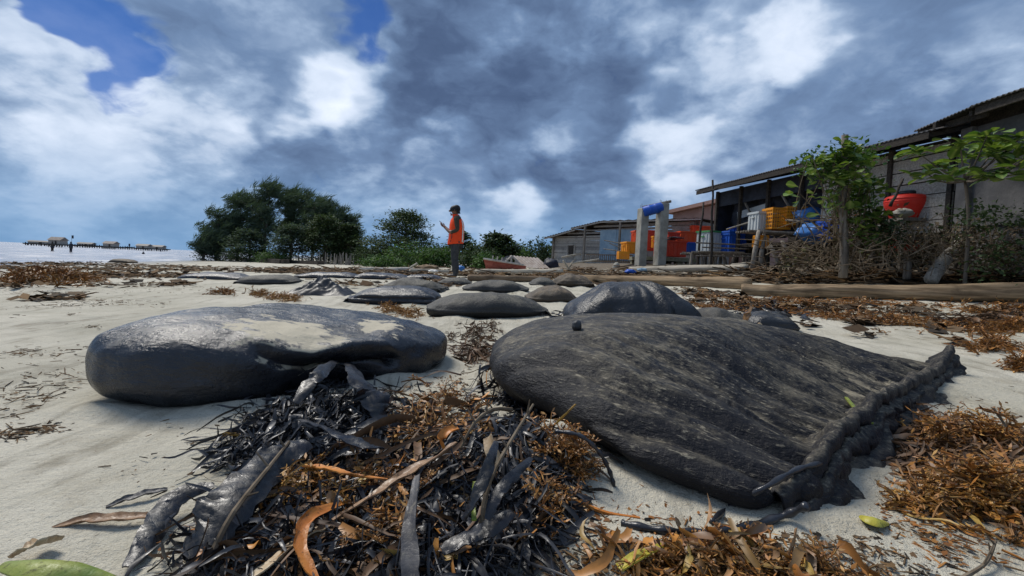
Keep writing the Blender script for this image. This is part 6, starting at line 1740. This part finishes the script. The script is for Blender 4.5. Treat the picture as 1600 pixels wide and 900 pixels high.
ribbons('black_weed', 'dark weed at the far right in front of the log', [(1585, 495, 26, 6, (1600, 470), 1, .20), (1545, 507, 26, 4, (1600, 480), .7, .06)], 'dark_brown_weed', 350, 7, (.1, .4), (.015, .05))
ribbons('black_weed', 'dark weed heap at the right frame edge', [(1470, 700, 26, 20, (1520, 660), .8, .10), (1440, 720, 14, 16, (1440, 650), .8, .08), (1560, 720, 40, 22, (1540, 640), .8, .10)], 'dark_brown_weed', 500, 8, (.05, .22), (.005, .016))

# --- sargassum sprigs
def sprig(seed, beads=8, blades=20):
    rnd = random.Random(seed); V = []; F = []
    def quad(a, b_, c, d):
        k = len(V); V.extend((a, b_, c, d)); F.append((k, k + 1, k + 2, k + 3))
    stems = []
    for s in range(5):
        an = rnd.uniform(-.9, .9); L = rnd.uniform(.55, 1.0); up = rnd.uniform(.1, .6); p = np.zeros(3); pts = [p]
        for i in range(5):
            an += rnd.gauss(0, .25); p = p + np.array((math.cos(an), math.sin(an), up * math.cos(i * .6))) * L / 5; pts.append(p)
        stems.append(pts)
        for a, b_ in zip(pts[:-1], pts[1:]):
            w = np.array((0, 0, .022)); h = np.array((-(b_ - a)[1], (b_ - a)[0], 0)); h = h / (np.linalg.norm(h) + 1e-6) * .02
            quad(a - w, b_ - w, b_ + w, a + w); quad(a - h, b_ - h, b_ + h, a + h)
    for i in range(blades):
        pts = rnd.choice(stems); k = rnd.randint(1, 5); a = pts[k]; an = rnd.uniform(0, 6.28); L = rnd.uniform(.14, .30); d = np.array((math.cos(an), math.sin(an), rnd.uniform(-.3, .7))) * L
        s = np.cross(d, (rnd.gauss(0, .4), rnd.gauss(0, .4), 1)); s = s / np.linalg.norm(s) * L * .17
        quad(a, a + d * .5 - s, a + d, a + d * .5 + s)
    for i in range(beads):
        pts = rnd.choice(stems); a = pts[rnd.randint(1, 5)] + np.array((rnd.gauss(0, .05), rnd.gauss(0, .05), rnd.uniform(0, .08))); r_ = rnd.uniform(.03, .055)
        o6 = [np.array(q) * r_ for q in ((1, 0, 0), (0, 1, 0), (-1, 0, 0), (0, -1, 0), (0, 0, 1), (0, 0, -1))]; k = len(V); V.extend(a + q for q in o6)
        for j in range(4): F.append((k + j, k + (j + 1) % 4, k + 4, k + 4)); F.append((k + (j + 1) % 4, k + j, k + 5, k + 5))
    return np.array(V), np.array(F)
SPR = [sprig(i, 10, 22) for i in range(4)]; SPR_FAR = [sprig(20 + i, 0, 14) for i in range(3)]
def degen_fix(F):                # quads written with a repeated corner become triangles
    return [list(dict.fromkeys(f)) for f in F.tolist()]
def weed(name, label, spots, mat, seed, size=(.05, .11), sprigs=None, lift=.05, cat='seaweed'):
    """spots: (px, py, sx, sy, count) in photo pixels on the beach"""
    rg = np.random.default_rng(seed); parts = []
    for px, py, sx, sy, n in spots:
        wide = np.where(rg.uniform(0, 1, n) < .22, 2.0, .85)
        X = np.clip(rg.normal(0, 1, n), -2, 2) * sx * wide + px; Yp = np.clip(rg.normal(0, 1, n), -2, 2) * sy * wide + py; Yp = np.minimum(Yp, 930)
        P = GV(X, Yp); rr = np.hypot((X - px) / sx, (Yp - py) / sy)
        P[:, 2] += rg.uniform(0, 1, n) * lift * np.exp(-(rr / 1.3) ** 2)
        var = rg.integers(0, len(sprigs or SPR), n)
        for v_ in range(len(sprigs or SPR)):
            k = var == v_; m = int(k.sum())
            if m: parts.append(scatter(*(sprigs or SPR)[v_], P[k], rot_mats(rg.uniform(0, 6.283, m), rg.normal(.05, .28, m), rg.normal(0, .5, m)), size[0] * .5 + (size[1] * 1.15 - size[0] * .5) * rg.uniform(0, 1, m)))
    V, F = joinVF(parts)
    me = bpy.data.meshes.new(name); me.from_pydata(V.tolist(), [], degen_fix(F)); me.update()
    return tag(link(name, me, MATS[mat]), label, cat, kind='stuff')

weed('sargassum', 'orange-brown beaded seaweed on the middle of the heap', [(690, 668, 26, 10, 20), (735, 690, 18, 14, 22), (660, 690, 20, 8, 9), (650, 636, 26, 6, 10), (720, 650, 30, 8, 12)], 'brown_weed', 1, (.05, .10), lift=.14)
weed('sargassum', 'amber beaded clumps at the lower left of the heap', [(470, 765, 12, 14, 26), (445, 800, 14, 8, 16), (540, 800, 16, 10, 9), (430, 835, 14, 8, 8), (500, 750, 12, 8, 6)], 'amber_weed', 2, (.045, .08), lift=.09)
weed('sargassum', 'brown beaded weed along the front of the heap', [(600, 845, 20, 18, 24), (665, 790, 12, 14, 14), (560, 885, 36, 12, 12), (590, 770, 26, 8, 6)], 'brown_weed', 3, (.04, .09), lift=.09)
weed('sargassum', 'fuzzy brown weed against the foot of the huge bag', [(888, 718, 14, 17, 75), (855, 700, 14, 22, 30), (905, 745, 12, 8, 26), (855, 805, 16, 18, 24)], 'brown_weed', 4, (.035, .075), lift=.09)
weed('sargassum', 'brown weed mat at the bottom centre edge', [(1090, 890, 55, 10, 70), (1200, 897, 48, 7, 56), (1000, 899, 30, 7, 20), (1290, 904, 26, 5, 20), (1110, 868, 16, 5, 10)], 'brown_weed', 5, (.035, .075), lift=.03)
weed('sargassum', 'big orange-brown weed heap at the right frame edge', [(1520, 688, 36, 9, 55), (1585, 700, 30, 12, 36), (1470, 700, 18, 12, 26), (1510, 785, 38, 10, 50), (1575, 792, 32, 15, 46), (1440, 795, 20, 3, 10)], 'brown_weed', 6, (.05, .12), lift=.10)
weed('sargassum', 'amber weed strands at the front of the right-hand heap', [(1500, 775, 44, 10, 50), (1560, 805, 34, 14, 50), (1530, 695, 36, 8, 26), (1450, 797, 24, 4, 20)], 'amber_weed', 7, (.045, .085), lift=.11)
weed('sargassum', 'rust red seaweed mound on the sand at far left', [(72, 437, 24, 3.0, 380), (105, 439, 24, 2, 160), (45, 440, 24, 2, 140)], 'brown_weed', 8, (.12, .28), SPR_FAR, .22)
weed('sargassum', 'small orange tuft on open sand near the grey bag', [(347, 460, 8, 1.6, 60)], 'brown_weed', 9, (.08, .16), SPR_FAR, .07)
weed('sargassum', 'orange tufts in a row left of the black sheet', [(410, 462, 9, 1.7, 60), (436, 466, 9, 1.7, 50), (455, 470, 8, 1.7, 60)], 'amber_weed', 10, (.07, .14), SPR_FAR, .06)
weed('sargassum', 'orange weed tufts behind the left bag', [(612, 487, 9, 3, 60), (640, 493, 11, 3, 70), (600, 482, 6, 2, 30)], 'amber_weed', 11, (.06, .12), SPR_FAR, .06)
weed('sargassum', 'orange weed clump at the right frame edge before the dark weed', [(1578, 515, 16, 4, 150), (1545, 546, 14, 2.5, 60), (1560, 542, 12, 2, 40), (1592, 576, 8, 2.5, 50)], 'brown_weed', 12, (.08, .16), SPR_FAR, .09)
weed('sargassum', 'orange weed under the upright brown stick', [(1140, 517, 18, 2.5, 70), (1155, 514, 12, 2.5, 40)], 'amber_weed', 13, (.06, .11), SPR_FAR, .04)
weed('sargassum', 'orange weed line between the foreground bags', [(700, 530, 14, 4, 20), (740, 520, 12, 6, 40), (770, 512, 8, 4, 20)], 'dark_brown_weed', 14, (.05, .10), SPR_FAR, .04)

# --- drift litter: sticks and flakes (uncountable)
STK = (np.array([(0, -.5, -.4), (0, .5, -.4), (0, 0, .6), (.5, -.45, -.3), (.5, .5, -.3), (.5, .05, .7), (1, -.25, -.3), (1, .3, -.3), (1, 0, .3)]),
       np.array([(0, 1, 4, 3), (1, 2, 5, 4), (2, 0, 3, 5), (3, 4, 7, 6), (4, 5, 8, 7), (5, 3, 6, 8)]))
FLK = (np.array([(0, -.25, 0), (.35, -.5, .16), (.8, -.3, .05), (1, .1, .12), (.6, .5, .02), (.15, .35, .14)]), np.array([(0, 1, 4, 5), (1, 2, 3, 4)]))
def litter(name, label, bands, mat, seed, kinds, cat='beach litter'):
    """bands: (list of px points, half width px, count) ; kinds: (template, size range, aspect)"""
    rg = np.random.default_rng(seed); parts = []
    for pts, hw, n in bands:
        C = catmull([(x, y, 0) for x, y in pts], 40)
        k = rg.integers(0, 40, n); clump = rg.uniform(0, 40, max(3, n // (14 if hw < 6 else 2)))
        k = np.clip((clump[rg.integers(0, len(clump), n)] + rg.normal(0, 1.1 if hw < 6 else 3, n)), 0, 39)
        X = np.interp(k, np.arange(40), C[:, 0]) + rg.normal(0, 8 if hw < 10 else 40, n); Yp = np.interp(k, np.arange(40), C[:, 1]) + rg.normal(0, hw * (.6 if hw < 10 else 1.3), n)
        P = GV(X, np.minimum(Yp, 930))
        sel = rg.integers(0, len(kinds), n)
        for q, (tpl, (s0, s1), asp, lift) in enumerate(kinds):
            m = sel == q; c = int(m.sum())
            if not c: continue
            L = rg.uniform(s0, s1, c) ** 1.0; PP = P[m].copy(); PP[:, 2] += .004 + rg.uniform(0, lift, c)
            parts.append(scatter(*tpl, PP, rot_mats(rg.uniform(0, 6.283, c), rg.normal(0, .12, c), rg.normal(0, .3, c)), np.stack((L, L * asp * rg.uniform(.6, 1.4, c), L * (asp if tpl is STK else .8)), -1)))
    V, F = joinVF(parts)
    return tag(link(name, mesh_np(name, V, F), MATS[mat]), label, cat, kind='stuff')
S1 = (STK, (.05, .28), .07, .01); S2 = (STK, (.2, .8), .05, .05); F1 = (FLK, (.02, .09), .6, .01); F2 = (FLK, (.06, .25), .6, .04); SF = (FLK, (.006, .022), .6, .002); SS = (STK, (.015, .06), .10, .002)
litter('drift_litter', 'brown drift litter in lines along the far left tide mark', [([(0, 411), (120, 414), (260, 417), (420, 421), (560, 423)], 2.2, 1100), ([(0, 419), (150, 421), (330, 423), (480, 425)], 2.0, 900), ([(20, 429), (180, 430), (300, 431)], 2.0, 500),
        ([(0, 407), (60, 410), (150, 411)], 2, 160), ([(0, 436), (200, 433), (330, 436)], 2, 160)], 'litter', 1, [(STK, (.15, .6), .05, .02), (FLK, (.05, .20), .6, .02), (FLK, (.1, .3), .5, .04)])
litter('drift_litter', 'dark drift litter heaped on the berm behind the sandbags', [([(450, 424), (620, 427), (760, 430), (900, 434), (1000, 436)], 4, 2600), ([(900, 428), (1050, 434), (1200, 438), (1400, 439), (1600, 441)], 3.5, 2400), ([(1180, 434), (1350, 434), (1480, 436), (1600, 438)], 3, 1800), ([(560, 420), (760, 423), (920, 424)], 3, 900)],
       'litter', 2, [S2, F2, S1, (FLK, (.05, .20), .5, .06)])
litter('pale_drift', 'pale driftwood bits scattered on the berm', [([(560, 423), (700, 426), (860, 427), (960, 428)], 4, 300), ([(900, 424), (1050, 430), (1200, 432)], 3, 240), ([(1200, 433), (1600, 436)], 3, 130)], 'pale_litter', 3, [S2, F2])
litter('orange_drift', 'orange weed litter on the sand in front of the right log', [([(1100, 480), (1200, 484), (1280, 478)], 4, 160), ([(1250, 492), (1330, 498), (1440, 505), (1500, 514)], 4.5, 260), ([(1300, 474), (1420, 478), (1560, 488), (1600, 486)], 4, 240), ([(1090, 466), (1200, 470), (1340, 472)], 4, 240), ([(1480, 518), (1560, 520), (1600, 512)], 4, 120), ([(1540, 546), (1600, 549)], 2, 30)],
       'orange_litter', 4, [(FLK, (.02, .07), .4, .02), (STK, (.05, .22), .05, .03)])
weed('drift_weed', 'rust orange weed strewn over the sand in front of the right log', [(1130, 481, 26, 2.5, 54), (1200, 486, 26, 2.5, 36), (1265, 479, 30, 2.5, 66), (1330, 497, 34, 3, 78), (1410, 506, 30, 3.5, 78), (1470, 515, 24, 3, 48), (1330, 474, 30, 2, 54), (1430, 480, 36, 2.5, 66), (1540, 489, 30, 2.5, 54), (1120, 468, 30, 2, 48), (1220, 471, 36, 2, 54), (1545, 521, 26, 3, 66), (1590, 484, 16, 3, 36)],
     'brown_weed', 31, (.07, .17), SPR_FAR, .05)
weed('drift_weed', 'dark brown weed mixed into the drift in front of the right log', [(1180, 478, 40, 4, 66), (1290, 486, 40, 4, 66), (1400, 492, 40, 4, 66), (1500, 505, 40, 4, 66), (1360, 505, 30, 3, 36), (1110, 474, 30, 3, 36)], 'dark_brown_weed', 32, (.06, .15), SPR_FAR, .04)
litter('dark_drift', 'dark weed litter on the sand between the logs and bags', [([(1090, 473), (1220, 478), (1340, 484), (1480, 492)], 7, 300), ([(950, 455), (1080, 460), (1160, 466)], 5, 300), ([(1320, 503), (1480, 517)], 4, 120), ([(1250, 508), (1420, 530), (1500, 536)], 4, 50), ([(470, 428), (640, 437), (720, 441)], 4, 420), ([(460, 440), (560, 444), (700, 447)], 3, 160), ([(0, 447), (160, 446), (300, 444)], 2.5, 260), ([(0, 470), (130, 466)], 3, 90), ([(930, 447), (1100, 455)], 3, 220)], 'litter', 5, [F1, S1, F2])
litter('sand_specks', 'dark specks and stalks scattered on the left sand', [([(0, 462), (150, 455), (320, 452)], 6, 260), ([(0, 478), (120, 476), (270, 470)], 4, 300), ([(0, 497), (120, 492)], 3, 60), ([(0, 555), (160, 545)], 8, 120), ([(0, 600), (140, 585)], 14, 170), ([(0, 640), (140, 625)], 12, 190), ([(0, 685), (90, 668)], 8, 150), ([(150, 470), (280, 478)], 4, 120), ([(60, 505), (160, 512)], 3, 40)],
       'litter', 6, [SS, (FLK, (.006, .025), .5, .003), (STK, (.03, .09), .05, .003), SF, SF])
litter('sand_specks', 'crushed weed specks on the sand round the foreground bags', [([(900, 810), (960, 830), (1100, 850), (1300, 850), (1420, 870)], 18, 600), ([(640, 610), (700, 600), (760, 590)], 16, 420), ([(1180, 850), (1350, 840), (1500, 880)], 20, 420), ([(560, 900), (760, 890), (940, 880)], 16, 400), ([(620, 575), (700, 570)], 6, 60), ([(200, 745), (330, 700)], 40, 40), ([(1500, 640), (1600, 660)], 12, 90)],
       'litter', 7, [SF, (STK, (.01, .04), .10, .002), (FLK, (.004, .012), .6, .002), SF])
litter('orange_specks', 'orange weed crumbs on the sand round the heap', [([(640, 640), (720, 625), (800, 600)], 16, 260), ([(900, 760), (980, 830), (1150, 850)], 16, 220), ([(1390, 800), (1450, 840), (1560, 870)], 14, 200), ([(300, 880), (420, 890), (560, 900)], 18, 160), ([(690, 585), (760, 560)], 10, 60)], 'orange_litter', 8, [SF, (STK, (.01, .05), .10, .002), (FLK, (.006, .02), .5, .003)])
litter('shade_litter', 'brown leaf litter on the ground under the stilt houses', [([(900, 425), (1080, 424), (1200, 428), (1400, 431), (1600, 433)], 3, 1400)], 'litter', 9, [S2, F2])
